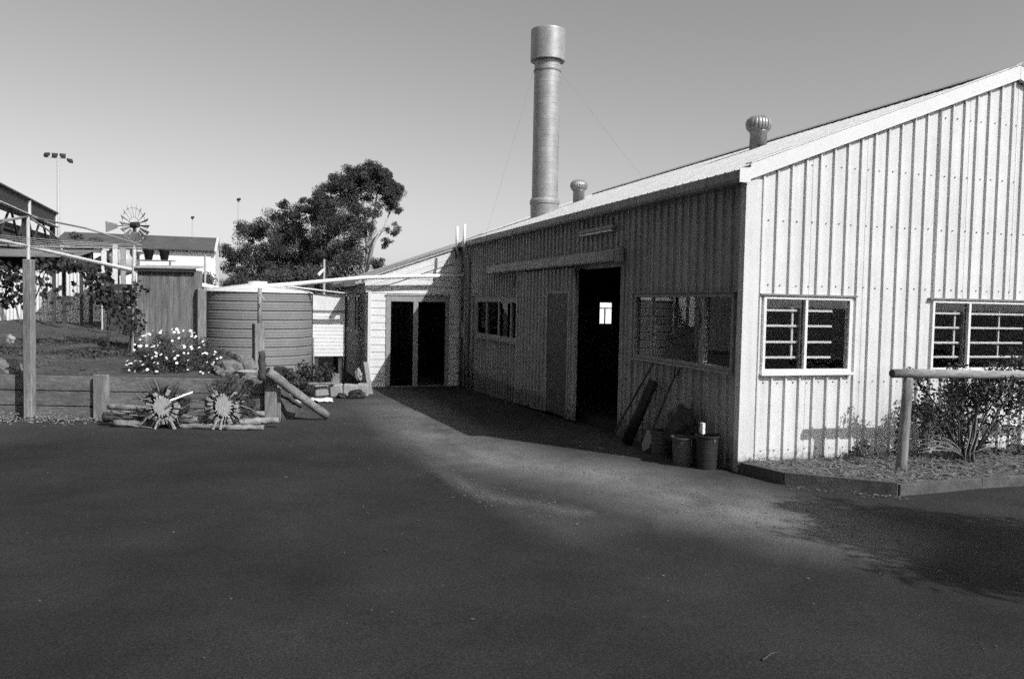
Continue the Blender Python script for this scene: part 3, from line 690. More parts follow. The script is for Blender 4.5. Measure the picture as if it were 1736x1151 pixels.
# ================================================================== cut grass-tree trunks with rays of leaf bases
def grass_tree(c, rx, rz, label, seed):
    random.seed(seed)
    root = thing('grass_tree_log', label, 'log', (c[0], c[1], gz(c[0], c[1])), 'cut grass tree trunks')
    ax = NB; si = U; up = Vector((0, 0, 1)); c = Vector(c)
    def pt(r, a, d, ex=1.0, ez=1.0): return c + si*(r*math.cos(a)*ex) + up*(r*math.sin(a)*ez) + ax*d
    MB().tube([c + ax*0.04, c + ax*0.5], [0.31, 0.25], 18, True, 0.14).build('trunk', 'char', root)
    n = 44; poly = []
    for k in range(n):
        a = 2*math.pi*k/n; r = (1.10 if k % 2 else 0.80) * rnd(0.85, 1.12)
        poly.append(c + si*(rx*r*math.cos(a)) + up*(rz*r*math.sin(a)) - ax*0.02)
    MB().prism(poly, ax*0.07).build('pale_core', 'pale_core', root)
    k = 0; n = 21
    for k in range(n):
        a = 2*math.pi*k/n + rnd(-0.05, 0.05); r0 = rnd(1.18, 1.3)*(rx*abs(math.cos(a))+rz*abs(math.sin(a)))/(abs(math.cos(a))+abs(math.sin(a))); r1 = r0 + rnd(0.06, 0.12)
        if math.sin(a) > 0.55 and rnd(0, 1) < 0.55: continue
        w = rnd(0.018, 0.030); d0 = rnd(-0.07, 0.03)
        t = (-si*math.sin(a) + up*math.cos(a))
        q = [pt(r0, a, d0) - t*w*0.75, pt(r1, a, d0+0.02) - t*w*1.15, pt(r1, a, d0+0.02) + t*w*1.15, pt(r0, a, d0) + t*w*0.75]
        MB().prism(q, ax*0.10).build('leaf_base', 'leaf_base', root, bevel=0.006)
    for k in range(60):
        a = 2*math.pi*k/60 + rnd(-0.12, 0.12); r0 = 0.27 + rnd(-0.04, 0.03); L_ = rnd(0.06, 0.28)
        if c.z + (r0+L_)*math.sin(a) < gz(c.x, c.y)+0.01: L_ = max(0.03, (gz(c.x, c.y)+0.02 - c.z)/min(-0.05, math.sin(a)) - r0)
        if L_ < 0.03: continue
        p0 = pt(r0, a, 0.02); p1 = pt(r0+L_, a+rnd(-0.3, 0.3), rnd(-0.12, 0.12))
        MB().tube([p0, p0.lerp(p1, 0.6)+Vector((0,0,rnd(-0.01,0.01))), p1], [rnd(0.006, 0.013), 0.007, 0.003], 5).build('spike', 'char' if k % 6 else 'leaf_base', root)
    for k in range(4):
        x = rnd(-0.2, 0.2); p0 = c + si*x*0.7 - up*0.2 - ax*0.03; p1 = Vector((c.x + si.x*x*1.5, c.y + si.y*x*1.5, gz(c.x, c.y)+0.012)) - ax*0.12
        MB().tube([p0, (p0+p1)/2 + Vector((0, 0, 0.03)), p1], [0.018, 0.014, 0.02], 6).build('root_stub', 'leaf_base', root)
    return root
grass_tree((-6.99, 5.75, 0.20), 0.150, 0.155, 'cut grass tree trunk end with a round pale core and white stick', 3)
grass_tree((-6.05, 5.46, 0.225), 0.140, 0.185, 'cut grass tree trunk end with a tall oval pale core under leafy sprigs', 5)
random.seed(11)
LOGS = [((-7.95, 6.45, -0.05), (-7.15, 6.20, -0.08), 0.085, 'thick dark-barked log on the ground left of the grass tree trunks', 'bark_dark'),
        ((-7.90, 6.55, 0.13), (-7.12, 6.35, 0.07), 0.055, 'thin grey log lying on top of the dark-barked log', 'log_wood'),
        ((-7.75, 6.15, -0.10), (-7.05, 6.02, -0.12), 0.06, 'short split log in front of the dark-barked log', 'log_wood'),
        ((-6.95, 6.0, -0.02), (-6.20, 5.78, -0.06), 0.09, 'bowed grey log lying between the two grass tree trunks', 'log_wood'),
        ((-6.72, 5.72, -0.12), (-5.95, 5.35, -0.10), 0.05, 'thin branch on the ground between the two grass tree trunks', 'log_wood'),
        ((-5.95, 5.55, -0.06), (-5.18, 5.50, -0.02), 0.065, 'split timber offcut lying against the foot of the end post', 'leaf_base'),
        ((-6.0, 5.32, -0.105), (-5.42, 5.16, -0.09), 0.05, 'pale peeled stick on the asphalt beside the oval grass tree trunk', 'leaf_base'),
        ((-5.95, 5.9, 0.08), (-5.4, 5.88, 0.03), 0.06, 'rough log wedged between the oval grass tree trunk and the end post', 'log_wood')]
for a, b2, r, lab, m_ in LOGS: log('cut_log', lab, 'log', [a, b2], [r, r*0.8], m_, 'end_grain', n=12, group='logs by the garden wall')
for _ in range(16):
    p = Vector((rnd(-7.7, -5.5), 0, 0)); p.y = 5.75 - 0.33*(p.x+6.5) + rnd(-0.12, 0.25); p.z = gz(p.x, p.y) + rnd(0.03, 0.22); a = rnd(-0.5, 0.5); L_ = rnd(0.3, 0.75); d = Vector((math.cos(a), math.sin(a)-0.3, rnd(-0.15, 0.2)))*L_*0.5
    log('dry_stick', 'thin dry stick in the tangle around the grass tree trunks', 'stick', [p-d, p+d], [rnd(0.012, 0.028), 0.008], random.choice(('log_wood', 'bark_dark', 'char', 'leaf_base')), n=7, group='sticks around the grass tree trunks', jit=0.12)
o = MB().tube([(-6.86, 5.55, 0.32), (-6.53, 5.66, 0.44)], 0.016, 8).build('white_stick', 'pvc'); tag(o, 'thin white plastic stick propped between the grass tree trunks', 'stick')
# leaning log and a second plank
log('leaning_log', 'straight grey log leaning from the end post down to the asphalt', 'log', [(-5.36 + 1.05*i/9 + rnd(-.006, .006), 6.03 + 0.43*i/9, 0.74 - 0.86*i/9 + rnd(-.006, .006)) for i in range(10)], [0.084, 0.082, 0.083, 0.078, 0.080, 0.076, 0.077, 0.074, 0.073, 0.070], 'log_wood', 'end_grain', n=14, jit=0.10)
log('leaning_stump', 'short dark charred stub standing above the leaning log', 'log', [(-5.46, 6.02, 1.08), (-5.43, 6.05, 0.60)], [0.05, 0.075], 'bark_dark', 'end_grain', n=10)
log('leaning_branch', 'thin dark branch leaning beneath the straight grey log', 'branch', [(-5.25, 6.45, 0.38), (-4.75, 6.6, 0.05)], [0.045, 0.04], 'bark_dark', 'end_grain', n=8)

# ================================================================== foliage helper
def leaves(mb, clusters, size, flat=0.0, aspect=1.9):
    """clusters (cx,cy,cz,rx,ry,rz,n): small bent leaf faces through each ellipsoid, denser at the skin"""
    for cx_, cy_, cz_, rx, ry, rz, n in clusters:
        for _ in range(n):
            d = Vector((random.gauss(0,1), random.gauss(0,1), random.gauss(0,1)))
            if d.length < 1e-3: continue
            d.normalize(); r = random.random()**0.42
            p = Vector((cx_ + d.x*rx*r, cy_ + d.y*ry*r, cz_ + d.z*rz*r))
            a = Vector((random.gauss(0,1), random.gauss(0,1), random.gauss(0,1)*(1-flat)-0.2)).normalized()
            nn = Vector((random.gauss(0,1), random.gauss(0,1), random.gauss(0,1)+flat*2)).normalized()
            s_ = a.cross(nn)
            if s_.length < 0.05: continue
            s_.normalize(); L_ = size*rnd(0.6, 1.35); w = L_/aspect; u2 = s_.cross(a)
            o = len(mb.v)
            mb.v += [tuple(p - a*L_*0.5), tuple(p + s_*w*0.5 + u2*w*0.15), tuple(p + a*L_*0.5), tuple(p - s_*w*0.5 + u2*w*0.15)]
            mb.f += [(o, o+1, o+2), (o, o+2, o+3)]
# daisy bush
random.seed(21)
DC = Vector((-6.95, 8.05, 0.52))
db = thing('daisy_bush', 'rounded bush full of white daisies on the garden wall', 'bush', DC)
mb = MB(); cl = []
for _ in range(64):
    a = rnd(0, 2*math.pi); r = math.sqrt(random.random()); hz_ = rnd(0.1, 1)
    px = r*math.cos(a); py = r*math.sin(a); top = math.sqrt(max(0, 1-r*r))
    cl.append((DC.x + U.x*px*0.86 + NB.x*py*0.55, DC.y + U.y*px*0.86 + NB.y*py*0.55, DC.z + top*0.72*hz_ + 0.03, 0.19, 0.19, 0.15, 150))
leaves(mb, cl, 0.05, aspect=2.6); mb.build('foliage', 'daisy_leaf', db, recalc=False)
mb = MB()
for k in range(9):
    a = k*0.7; mb.tube([(DC.x, DC.y, DC.z-0.05), (DC.x+0.3*math.cos(a), DC.y+0.25*math.sin(a), DC.z+0.3), (DC.x+0.55*math.cos(a), DC.y+0.42*math.sin(a), DC.z+0.55)], [0.012, 0.008, 0.004], 5)
mb.build('stems', 'bark_dark', db)
fm = MB()
for k in range(9):
    a = 2*math.pi*k/9; t = Vector((-math.sin(a), math.cos(a), 0)); d = Vector((math.cos(a), math.sin(a), 0))
    fm.add([tuple(d*0.006-t*0.006), tuple(d*0.036-t*0.011+Vector((0,0,0.004))), tuple(d*0.036+t*0.011+Vector((0,0,0.004))), tuple(d*0.006+t*0.006)], [(0,1,2,3)])
fm.lathe([(0.012, 0.0), (0.010, 0.006), (0.004, 0.009)], (0,0,0), 8)
f0 = None
for k in range(92):
    px = rnd(-0.95, 0.95); a = rnd(-0.15, 1.0)**1
    el = rnd(0.25, 1.25) if rnd(0, 1) < 0.8 else rnd(0.0, 0.4)
    c0 = math.sqrt(max(0.03, 1-px*px))
    p = DC + U*(px*0.92) - NB*(c0*math.cos(el)*0.70) + Vector((0, 0, c0*math.sin(el)*0.88+0.06))
    nrm = (Vector((-U.x*0, 0, 0.5)) - NB*0.6 + Vector((rnd(-.5,.5), rnd(-.5,.5), rnd(-.2,.4)))).normalized()
    rot = nrm.to_track_quat('Z', 'Y').to_matrix()
    if f0 is None: f0 = fm.build('flower', 'petal', None, recalc=False); me_f = f0.data; bpy.data.objects.remove(f0); f0 = True
    s_ = rnd(0.5, 0.8); part('flower', db, me_f, p, rot, (s_, s_, s_))
# leafy sprigs on the oval trunk
lc = thing('leafy_sprigs', 'clump of leafy sprigs growing over the oval grass tree trunk', 'plant', (-6.05, 5.75, 0.3))
mb = MB(); leaves(mb, [(-6.1, 5.8, 0.48, 0.22, 0.16, 0.16, 240), (-5.92, 5.75, 0.56, 0.22, 0.15, 0.13, 240), (-6.2, 5.72, 0.35, 0.12, 0.12, 0.14, 90), (-5.75, 5.72, 0.40, 0.14, 0.12, 0.14, 110)], 0.055, aspect=2.2); mb.build('foliage', 'daisy_leaf', lc, recalc=False)
mb = MB()
for k in range(7): mb.tube([(-6.05, 5.8, 0.25), (-6.05+rnd(-.3,.4), 5.75+rnd(-.1,.1), 0.6+rnd(-.1,.1))], [0.008, 0.004], 5)
mb.build('stems', 'leaf_base', lc)
for c_, r_, lab in (((-5.62, 5.82, 0.05), 0.13, 'small dark bushy weed against the end post'), ((-6.5, 6.0, 0.0), 0.0, '')):
    if r_:
        t_ = thing('weed', lab, 'plant', (c_[0], c_[1], -0.15)); mb = MB(); leaves(mb, [(c_[0], c_[1], c_[2]+0.08, r_, r_, 0.2, 200)], 0.05); mb.build('foliage', 'leaf', t_, recalc=False)

# stones and a bowl behind the wall end
def rock(name, label, c, r, m='stone', seed=1, squash=0.75, cat='rock', group=None):
    bm = bmesh.new(); bmesh.ops.create_icosphere(bm, subdivisions=3, radius=1)
    for v in bm.verts:
        k = 1 + 0.34*mnoise.fractal(v.co*1.5 + Vector((seed*7.1, 0, 0)), 0.7, 2.0, 6) - 0.12*abs(mnoise.noise(v.co*3 + Vector((0, seed, 0))))
        v.co = Vector((v.co.x*r[0]*k, v.co.y*r[1]*k, v.co.z*r[2]*k))
    me = bpy.data.meshes.new(name); bm.to_mesh(me); bm.free(); me.materials.append(MATS[m])
    o = bpy.data.objects.new(name, me); COL.objects.link(o); o.location = c; tag(o, label, cat, group); return o
rock('garden_rock', 'large grey boulder right of the daisy bush', (-6.02, 7.55, 0.62), (0.26, 0.25, 0.22), seed=2)
rock('garden_rock', 'rough grey stone behind the shallow bowl', (-5.72, 7.75, 0.66), (0.2, 0.18, 0.24), seed=5)
rock('garden_rock', 'small stone lying beside the tin can on the wall', (-5.65, 6.75, 0.55), (0.13, 0.12, 0.09), seed=6)
o = MB().lathe([(0.08, 0), (0.17, 0.07), (0.21, 0.15), (0.215, 0.16), (0.195, 0.16), (0.15, 0.08), (0.0, 0.04)], (0,0,0), 24, True, False).build('bowl', 'concrete', smooth=True); o.location = (-5.66, 7.05, 0.50)
tag(o, 'shallow round pale bowl on the soil near the tin can', 'bowl')

# ================================================================== rubble and plants near the annex
random.seed(31)
pav = [(-4.02, 11.2, 0.32), (-3.68, 11.1, 0.30), (-3.36, 11.05, 0.34), (-3.05, 11.15, 0.28)]
blk = ['pale concrete block at the tank end of the low row', 'pale concrete block, second of the low row from the tank', 'pale concrete block, third of the low row from the tank', 'pale concrete block at the annex end of the low row']
for (x, y, l), lab in zip(pav, blk):
    o = MB().box((-l*0.5, -0.13, -0.15), (l*0.5, 0.13, 0.15)).build('concrete_block', 'concrete', None, bevel=0.03); o.location = (x, y, gz(x, y)+0.14); o.rotation_euler = (rnd(-.08, .08), rnd(-.12, .12), rnd(-.3, .3)); tag(o, lab, 'block', 'concrete blocks in the low row')
for (x, y, rz_, lab) in ((-5.02, 10.55, 0.3, 'whitewashed brick nearest the leaning log'), (-4.86, 10.6, 1.1, 'whitewashed brick tilted in the middle of the rubble'), (-4.70, 10.8, -0.3, 'whitewashed brick at the back of the rubble by the plants'), (-5.12, 10.85, 0.8, 'whitewashed brick half hidden behind the garden wall end')):
    o = MB().box((-0.12, -0.06, -0.045), (0.12, 0.06, 0.045)).build('brick', 'white_plastic', None, bevel=0.01); o.location = (x, y, gz(x, y)+0.06); o.rotation_euler = (rnd(-.25,.25), rnd(-.2,.2), rz_); tag(o, lab, 'brick', 'bricks near the tank')
mb = MB(); n = 9          # crumpled white sheet
for j in range(n):
    for i in range(n):
        x = -4.42 + 0.52*i/(n-1) + rnd(-.02, .02) + 0.06*j/(n-1); y = 9.5 + 0.85*j/(n-1) + rnd(-.03, .03)
        mb.v.append((x, y, gz(x, y) + 0.02 + (0.10*abs(mnoise.noise(Vector((x*5, y*4, 0)))) if 0 < i < n-1 else 0)))
for j in range(n-1):
    for i in range(n-1): mb.f.append((j*n+i, j*n+i+1, (j+1)*n+i+1, (j+1)*n+i))
o = mb.build('plastic_sheet', 'white_plastic', recalc=False); tag(o, 'crumpled white plastic sheet lying flat on the asphalt', 'sheet')
o = MB().prism([(-4.85, 9.55, -0.26), (-4.35, 9.5, -0.26), (-4.3, 9.75, -0.26), (-4.8, 9.85, -0.26)], (0, 0, 0.035)).build('flat_board', 'white_plastic', None, bevel=0.004); tag(o, 'flat pale board on the ground under the leaning log', 'board')
log('fallen_post', 'thin timber edging pole lying across the front of the plant bed', 'pole', [(-5.2, 10.95, 0.02), (-3.75, 10.95, 0.0)], [0.035, 0.03], 'log_wood', n=8)
o = MB().prism([(-0.06, -0.06, 0), (0.06, -0.06, 0), (0.055, 0.06, 0), (-0.06, 0.055, 0)], (-0.13, 0.0, 0.80)).build('concrete_post', 'concrete', None, bevel=0.012); o.location = (-2.80, 11.65, gz(0, 11.65)-0.02); tag(o, 'leaning pale concrete post at the corner of the annex', 'post')
rock('cloth_bundle', 'crumpled pale cloth bundle hanging beside the concrete post', (-3.06, 11.75, 0.13), (0.10, 0.08, 0.15), 'concrete', 9, cat='bundle')
rock('dark_sack', 'dark slumped sack on the ground in front of the block row', (-3.30, 10.45, gz(0,10.4)+0.08), (0.20, 0.14, 0.13), 'black_plastic', 12, cat='sack')
rock('dark_sack', 'small dark torn bag beside the slumped sack', (-3.62, 10.55, gz(0,10.4)+0.05), (0.12, 0.08, 0.07), 'black_plastic', 14, cat='bag')
o = MB().box((-0.2, -0.15, 0), (0.2, 0.15, 0.3)).build('wooden_crate', 'log_wood', None, bevel=0.02); o.location = (-3.75, 12.0, -0.15); o.rotation_euler[2] = 0.3; tag(o, 'weathered square block standing behind the concrete block row', 'block')
o = MB().tube([(-4.16, 11.62, -0.2), (-4.20, 11.60, 1.05)], 0.022, 8).build('garden_stake', 'timber_grey'); tag(o, 'thin upright stake among the plants beside the tank', 'stake')
o = MB().beam((-4.85, 11.2, 0.35), (-4.52, 11.0, 0.0), 0.16, 0.05).build('tilted_plank', 'bark_dark', None, bevel=0.005); tag(o, 'short dark plank tilted against the tank', 'plank')
o = MB().box((-0.13, -0.13, 0), (0.13, 0.13, 0.28)).build('black_pot', 'black_plastic', None, bevel=0.02); o.location = (-4.98, 11.1, 0.12); tag(o, 'black square pot on the bed edge beside the leaning log', 'pot')
for i, (x, y, z, r, h, n_, lab) in enumerate([(-4.72, 11.0, 0.05, 0.28, 0.22, 420, 'low broad-leaved plant beside the black pot'), (-4.35, 11.3, 0.1, 0.28, 0.36, 620, 'tall dark leafy plant round the upright stake'), (-3.98, 11.6, 0.05, 0.25, 0.26, 420, 'loose leafy plant next to the weathered block'), (-4.5, 10.5, -0.15, 0.26, 0.18, 330, 'dark spreading weed behind the leaning log')]):
    t_ = thing('garden_plant', lab, 'plant', (x, y, gz(x, y)), 'plants beside the tank'); mb = MB()
    leaves(mb, [(x+rnd(-.12,.12), y+rnd(-.1,.1), z+rnd(-.1,.1)+0.05, r, r, h, n_//2), (x+rnd(-.1,.1), y, z+0.1, r*0.7, r*0.7, h, n_//2)], 0.085, aspect=1.8); mb.build('foliage', 'leaf', t_, recalc=False)
    mb = MB()
    for _ in range(6): mb.tube([(x+rnd(-.05,.05), y, gz(x, y)), (x+rnd(-.2,.2), y+rnd(-.1,.1), z+h*0.8)], [0.01, 0.005], 5)
    mb.build('stems', 'bark_dark', t_)
# leaf litter by the garden wall
mb = MB(); random.seed(41)
for _ in range(1500):
    a = rnd(-5.6, -2.9); s_ = random.gauss(0, 1); t = -0.12 - abs(random.gauss(0, 0.22))
    if rnd(0, 1) < 0.5: a = random.gauss(-4.15, 0.55)
    p = WB + U*a + NB*t; z = gz(p.x, p.y) + 0.015 + max(0, 0.12*(1-abs(t+0.15)/0.35))*random.random()*(1.2 if abs(a+4.15) < 0.7 else 0.5)
    L_ = rnd(0.03, 0.09); a1 = rnd(0, 6.28); d = Vector((math.cos(a1), math.sin(a1), rnd(-.5, .5))).normalized()*L_; s2 = Vector((-d.y, d.x, rnd(-.02, .02)))*0.38; P_ = Vector((p.x, p.y, z)); o = len(mb.v)
    mb.v += [tuple(P_-d*0.5), tuple(P_+s2*0.5), tuple(P_+d*0.5), tuple(P_-s2*0.5)]; mb.f += [(o, o+1, o+2), (o, o+2, o+3)]
o = mb.build('leaf_litter', 'litter', recalc=False); o['kind'] = 'stuff'; tag(o, 'drift of dry leaves and bark at the foot of the garden wall', 'leaf litter')

# ================================================================== windmill, clothesline
wm = thing('garden_windmill', 'small ornamental metal windmill on a thin pole behind the daisy bush', 'windmill', (-8.41, 13.5, 0.6))
MB().tube([(-8.41, 13.5, 0.55), (-8.36, 13.55, 3.65)], [0.055, 0.045], 8).build('pole', 'galv', wm, smooth=True)
H = Vector((-8.34, 13.42, 3.71)); fd = (-NB*0.25 + U*0.97 + Vector((0, 0, 0.05))).normalized(); e1 = fd.cross(Vector((0,0,1))).normalized(); e2 = e1.cross(fd).normalized()
e1, e2 = e1, (e2 if e2.z > 0 else -e2)
MB().tube([H - fd*0.10, H + fd*0.10], 0.075, 12).build('hub', 'steel_dark', wm)
for k in range(18):
    a = 2*math.pi*k/18; d = e1*math.cos(a) + e2*math.sin(a); t = -e1*math.sin(a) + e2*math.cos(a); tw = fd*0.045
    MB().prism([H + d*0.19 - t*0.013 + tw*0.3, H + d*0.50 - t*0.040 + tw*0.7, H + d*0.50 + t*0.040 - tw*0.7, H + d*0.19 + t*0.013 - tw*0.3], fd*0.004).build('blade', 'roof_dark', wm)
for r in (0.19, 0.42):
    mb = MB(); pts = [H - fd*0.01 + (e1*math.cos(2*math.pi*k/28) + e2*math.sin(2*math.pi*k/28))*r for k in range(29)]; mb.tube(pts, 0.009, 5); mb.build('rim', 'galv', wm)
MB().tube([H - fd*0.1, H - fd*0.55 ], 0.012, 6).build('tail_boom', 'galv', wm)
MB().prism([H - fd*0.50 + e2*0.05, H - fd*0.85 + e2*0.14, H - fd*0.85 - e2*0.14, H - fd*0.50 - e2*0.05], e1*0.004).build('tail_vane', 'galv', wm)

cl_ = thing('rotary_clothesline', 'rotary clothesline with sloping pipe stays above the grapevines', 'clothesline', (-10.1, 11.0, 0.6))
T = Vector((-10.095, 11.03, 3.60)); MB().tube([(-10.1, 11.03, 0.5), T], [0.045, 0.035], 8).build('mast', 'galv', cl_, smooth=True)
tips = []
for k in range(4):
    d = (U*math.cos(R_(10+90*k)) + NB*math.sin(R_(10+90*k))); tip = T + d*2.25 + Vector((0, 0, -0.53)); tips.append(tip)
    MB().tube([T, T.lerp(tip, 0.5)+Vector((0, 0, 0.06)), tip], [0.022, 0.02, 0.016], 6).build('stay_arm', 'steel_grey', cl_, smooth=True)
    MB().tube([T - Vector((0, 0, 0.62)), tip - Vector((0, 0, 0.07))], 0.014, 6).build('lower_arm', 'galv', cl_)
for f in (1.0, 0.8, 0.6, 0.4):
    for a, b2 in zip(tips, tips[1:]+tips[:1]):
        c0 = T - Vector((0,0,0.62)); MB().tube([c0.lerp(a, f), c0.lerp(a, f).lerp(c0.lerp(b2, f), 0.5) - Vector((0,0,0.03)), c0.lerp(b2, f)], 0.005, 4).build('line_wire', 'galv', cl_)

# ================================================================== grapevines
random.seed(51)
leafpoly = [(0,-0.5),(0.28,-0.42),(0.5,-0.05),(0.30,0.12),(0.22,0.5),(0,0.35),(-0.24,0.5),(-0.3,0.1),(-0.5,-0.08),(-0.28,-0.42)]
def vine(label, clusters, size, stems, base):
    t_ = thing('grape_vine', label, 'vine', base, 'grapevines in the garden'); mb = MB()
    for (c, r, n_) in clusters:
        for _ in range(n_):
            d = Vector((random.gauss(0,1), random.gauss(0,1), random.gauss(0,1))).normalized()*random.random()**0.4
            p = Vector(c) + U*(d.x*r[0]) + NB*(d.y*r[1]) + Vector((0, 0, d.z*r[2]))
            nn = (Vector((rnd(-1,1), rnd(-1,1), rnd(-.3,1)))).normalized(); q = nn.to_track_quat('Z', 'Y').to_matrix() @ Matrix.Rotation(rnd(0, 6.28), 3, 'Z'); s_ = size*rnd(0.6, 1.3)
            o = len(mb.v); mb.v.append(tuple(p)); mb.v += [tuple(p + q @ Vector((x*s_, y*s_, 0.10*s_*abs(x)))) for x, y in leafpoly]
            m_ = len(leafpoly); mb.f += [(o, o+1+i, o+1+(i+1) % m_) for i in range(m_)]
    mb.build('foliage', 'leaf_vine', t_, recalc=False)
    mb = MB()
    for s_ in stems: mb.tube(s_, [0.022]+[0.014]*(len(s_)-2)+[0.008], 6)
    mb.build('stem', 'bark_dark', t_); return t_
VA = Vector((-10.56, 12.17, 2.2)); VB = Vector((-9.86, 14.07, 2.55)); VC = Vector((-8.32, 11.94, 1.6))
Z1 = Vector((0, 0, 1))
vine('grapevine climbing the clothesline mast behind the tall post', [(VA - U*0.3 + Z1*0.2, (0.55, 0.3, 0.32), 120), (VA + U*0.1 - Z1*0.15, (0.45, 0.3, 0.45), 90), (VA - U*0.35 - Z1*0.35, (0.3, 0.3, 0.25), 45), (VA + U*0.55 + Z1*0.1, (0.25, 0.2, 0.4), 30)], 0.12,
     [[(-10.4, 12.0, 0.6), (-10.5, 12.1, 1.3), (-10.7, 12.2, 2.0), (-10.6, 12.2, 2.6)], [(-10.5, 12.1, 1.3), (-10.2, 12.1, 1.9), (-10.0, 12.1, 2.5)]], (-10.4, 12.0, 0.6))
vine('grapevine trained along a wire in front of the white fence', [(VB - U*0.55 + Z1*0.15, (0.6, 0.3, 0.20), 110), (VB + U*0.1 + Z1*0.12, (0.6, 0.3, 0.16), 100), (VB + U*0.65 - Z1*0.15, (0.38, 0.3, 0.32), 140), (VB + U*0.85 - Z1*0.65, (0.32, 0.25, 0.30), 110), (VB - Z1*0.55, (0.8, 0.2, 0.35), 45)], 0.12,
     [[VB + U*0.9 - Z1*1.9, VB + U*0.95 - Z1*1.2, VB + U*0.8 - Z1*0.5, VB + U*0.3 + Z1*0.05, VB - U*0.9 + Z1*0.1], [VB - U*1.0 - Z1*1.05, VB - U*0.4 - Z1*1.05, VB + U*0.1 - Z1*0.93, VB + U*1.0 - Z1*0.88]], VB + U*0.9 - Z1*1.9)
vine('grapevine tangle round the windmill pole beside the paling shed', [(VC - U*0.1 + Z1*0.1, (0.38, 0.3, 0.5), 120), (VC + U*0.15 - Z1*0.25, (0.32, 0.3, 0.35), 90), (VC + U*0.25 + Z1*0.55, (0.3, 0.2, 0.2), 35)], 0.10,
     [[VC - Z1*1.0, VC + U*0.1 - Z1*0.4, VC - U*0.1 + Z1*0.2, VC + U*0.2 + Z1*0.75]], VC - Z1*1.0)
for q, h, lab in ((VC + U*0.12, 1.2, 'short thin vine stake beside the windmill pole'), (VC + U*0.42, 1.05, 'pale vine stake in front of the paling shed')):
    o = MB().tube([(q.x, q.y, 0.6), (q.x+0.02, q.y, 0.6+h)], 0.03, 6).build('vine_stake', 'timber_grey'); tag(o, lab, 'stake')
rock('garden_pot', 'round dark pot on the soil near the windmill pole', (-8.75, 11.5, 0.95), (0.12, 0.12, 0.12), 'black_plastic', 20, cat='pot')
rock('garden_rock', 'rounded boulder behind the left end of the garden wall', (-9.9, 8.2, 0.62), (0.32, 0.25, 0.2), 'stone', 22)
rock('garden_rock', 'small pale stone on the soil beside the tall post', (-10.6, 11.7, 0.98), (0.09, 0.09, 0.1), 'concrete', 23)
# beds: low dark mounds of weeds across the soil
random.seed(61); mb = MB()
for (a, t, w, d) in ((-4.2, 3.6, 1.6, 0.35), (-5.6, 4.0, 1.4, 0.4), (-3.0, 3.0, 0.9, 0.3), (-6.2, 1.8, 1.0, 0.4), (-3.4, 4.6, 1.0, 0.3), (-6.5, 6.5, 1.5, 0.4)):
    for _ in range(330):
        p = WB + U*(a + random.gauss(0, w*0.45)) + NB*(t + random.gauss(0, d*0.5)); z = garden(p.x, p.y) + 0.02 + 0.06*random.random()
        L_ = rnd(0.03, 0.09); dd = Vector((rnd(-1,1), rnd(-1,1), rnd(0,1.2))).normalized()*L_; s2 = dd.cross(Vector((rnd(-1,1), rnd(-1,1), rnd(-1,1))).normalized())*0.4; o = len(mb.v); P_ = Vector((p.x, p.y, z))
        mb.v += [tuple(P_-dd*0.5), tuple(P_+s2), tuple(P_+dd*0.5), tuple(P_-s2)]; mb.f += [(o, o+1, o+2), (o, o+2, o+3)]
o = mb.build('ground_weeds', 'leaf', recalc=False); o['kind'] = 'stuff'; tag(o, 'patches of low weeds growing over the garden soil', 'weeds')
# clods on the garden soil
mb = MB()
for _ in range(1400):
    a = rnd(-9, -0.2); t = rnd(0.2, 13); p = WB + U*a + NB*t; r = rnd(0.015, 0.05); z = garden(p.x, p.y) + r*0.4
    o = len(mb.v); mb.v += [(p.x+rnd(-r,r)*0.3+dx*r, p.y+dy*r, z+dz*r) for dx, dy, dz in ((1,0,0),(-1,0,0),(0,1,0),(0,-1,0),(0,0,1),(0,0,-1))]
    mb.f += [(o, o+2, o+4), (o+2, o+1, o+4), (o+1, o+3, o+4), (o+3, o, o+4)]
o = mb.build('soil_clods', 'soil', recalc=False); o['kind'] = 'stuff'; tag(o, 'loose clods of earth scattered over the garden soil', 'soil')

# ================================================================== background left
# white sheet fence
FA = Vector((-18.5, 25.2, 0)); FB = Vector((-10.15, 22.5, 0)); fu = (FB-FA).normalized()
wf = thing('sheet_fence', 'pale upright sheet metal fence behind the grapevines', 'fence', FB + Z1*1.0); L_ = (FB-FA).length; q = 0.0
while q < L_ - 0.05:
    e = min(q+0.78, L_); mb = MB(); n = 24
    for zz in (0.85, 2.78 + rnd(-0.01, 0.01)):
        for i in range(n+1):
            p = FA + fu*(q + (e-q-0.008)*i/n) + Vector((fu.y, -fu.x, 0))*0.009*math.sin(i/n*2*math.pi*6); mb.v.append((p.x, p.y, zz))
    for i in range(n): mb.f.append((i, i+1, n+2+i, n+1+i))
    mb.build('fence_sheet', 'wall_white_far', wf, recalc=False); q = e
for q in (0.0, 2.8, 5.6, L_-0.05): p = FA + fu*q - Vector((fu.y, -fu.x, 0))*0.06; MB().box((p.x-0.05, p.y-0.03, 0.7), (p.x+0.05, p.y+0.03, 2.85)).build('fence_post', 'timber_grey', wf)
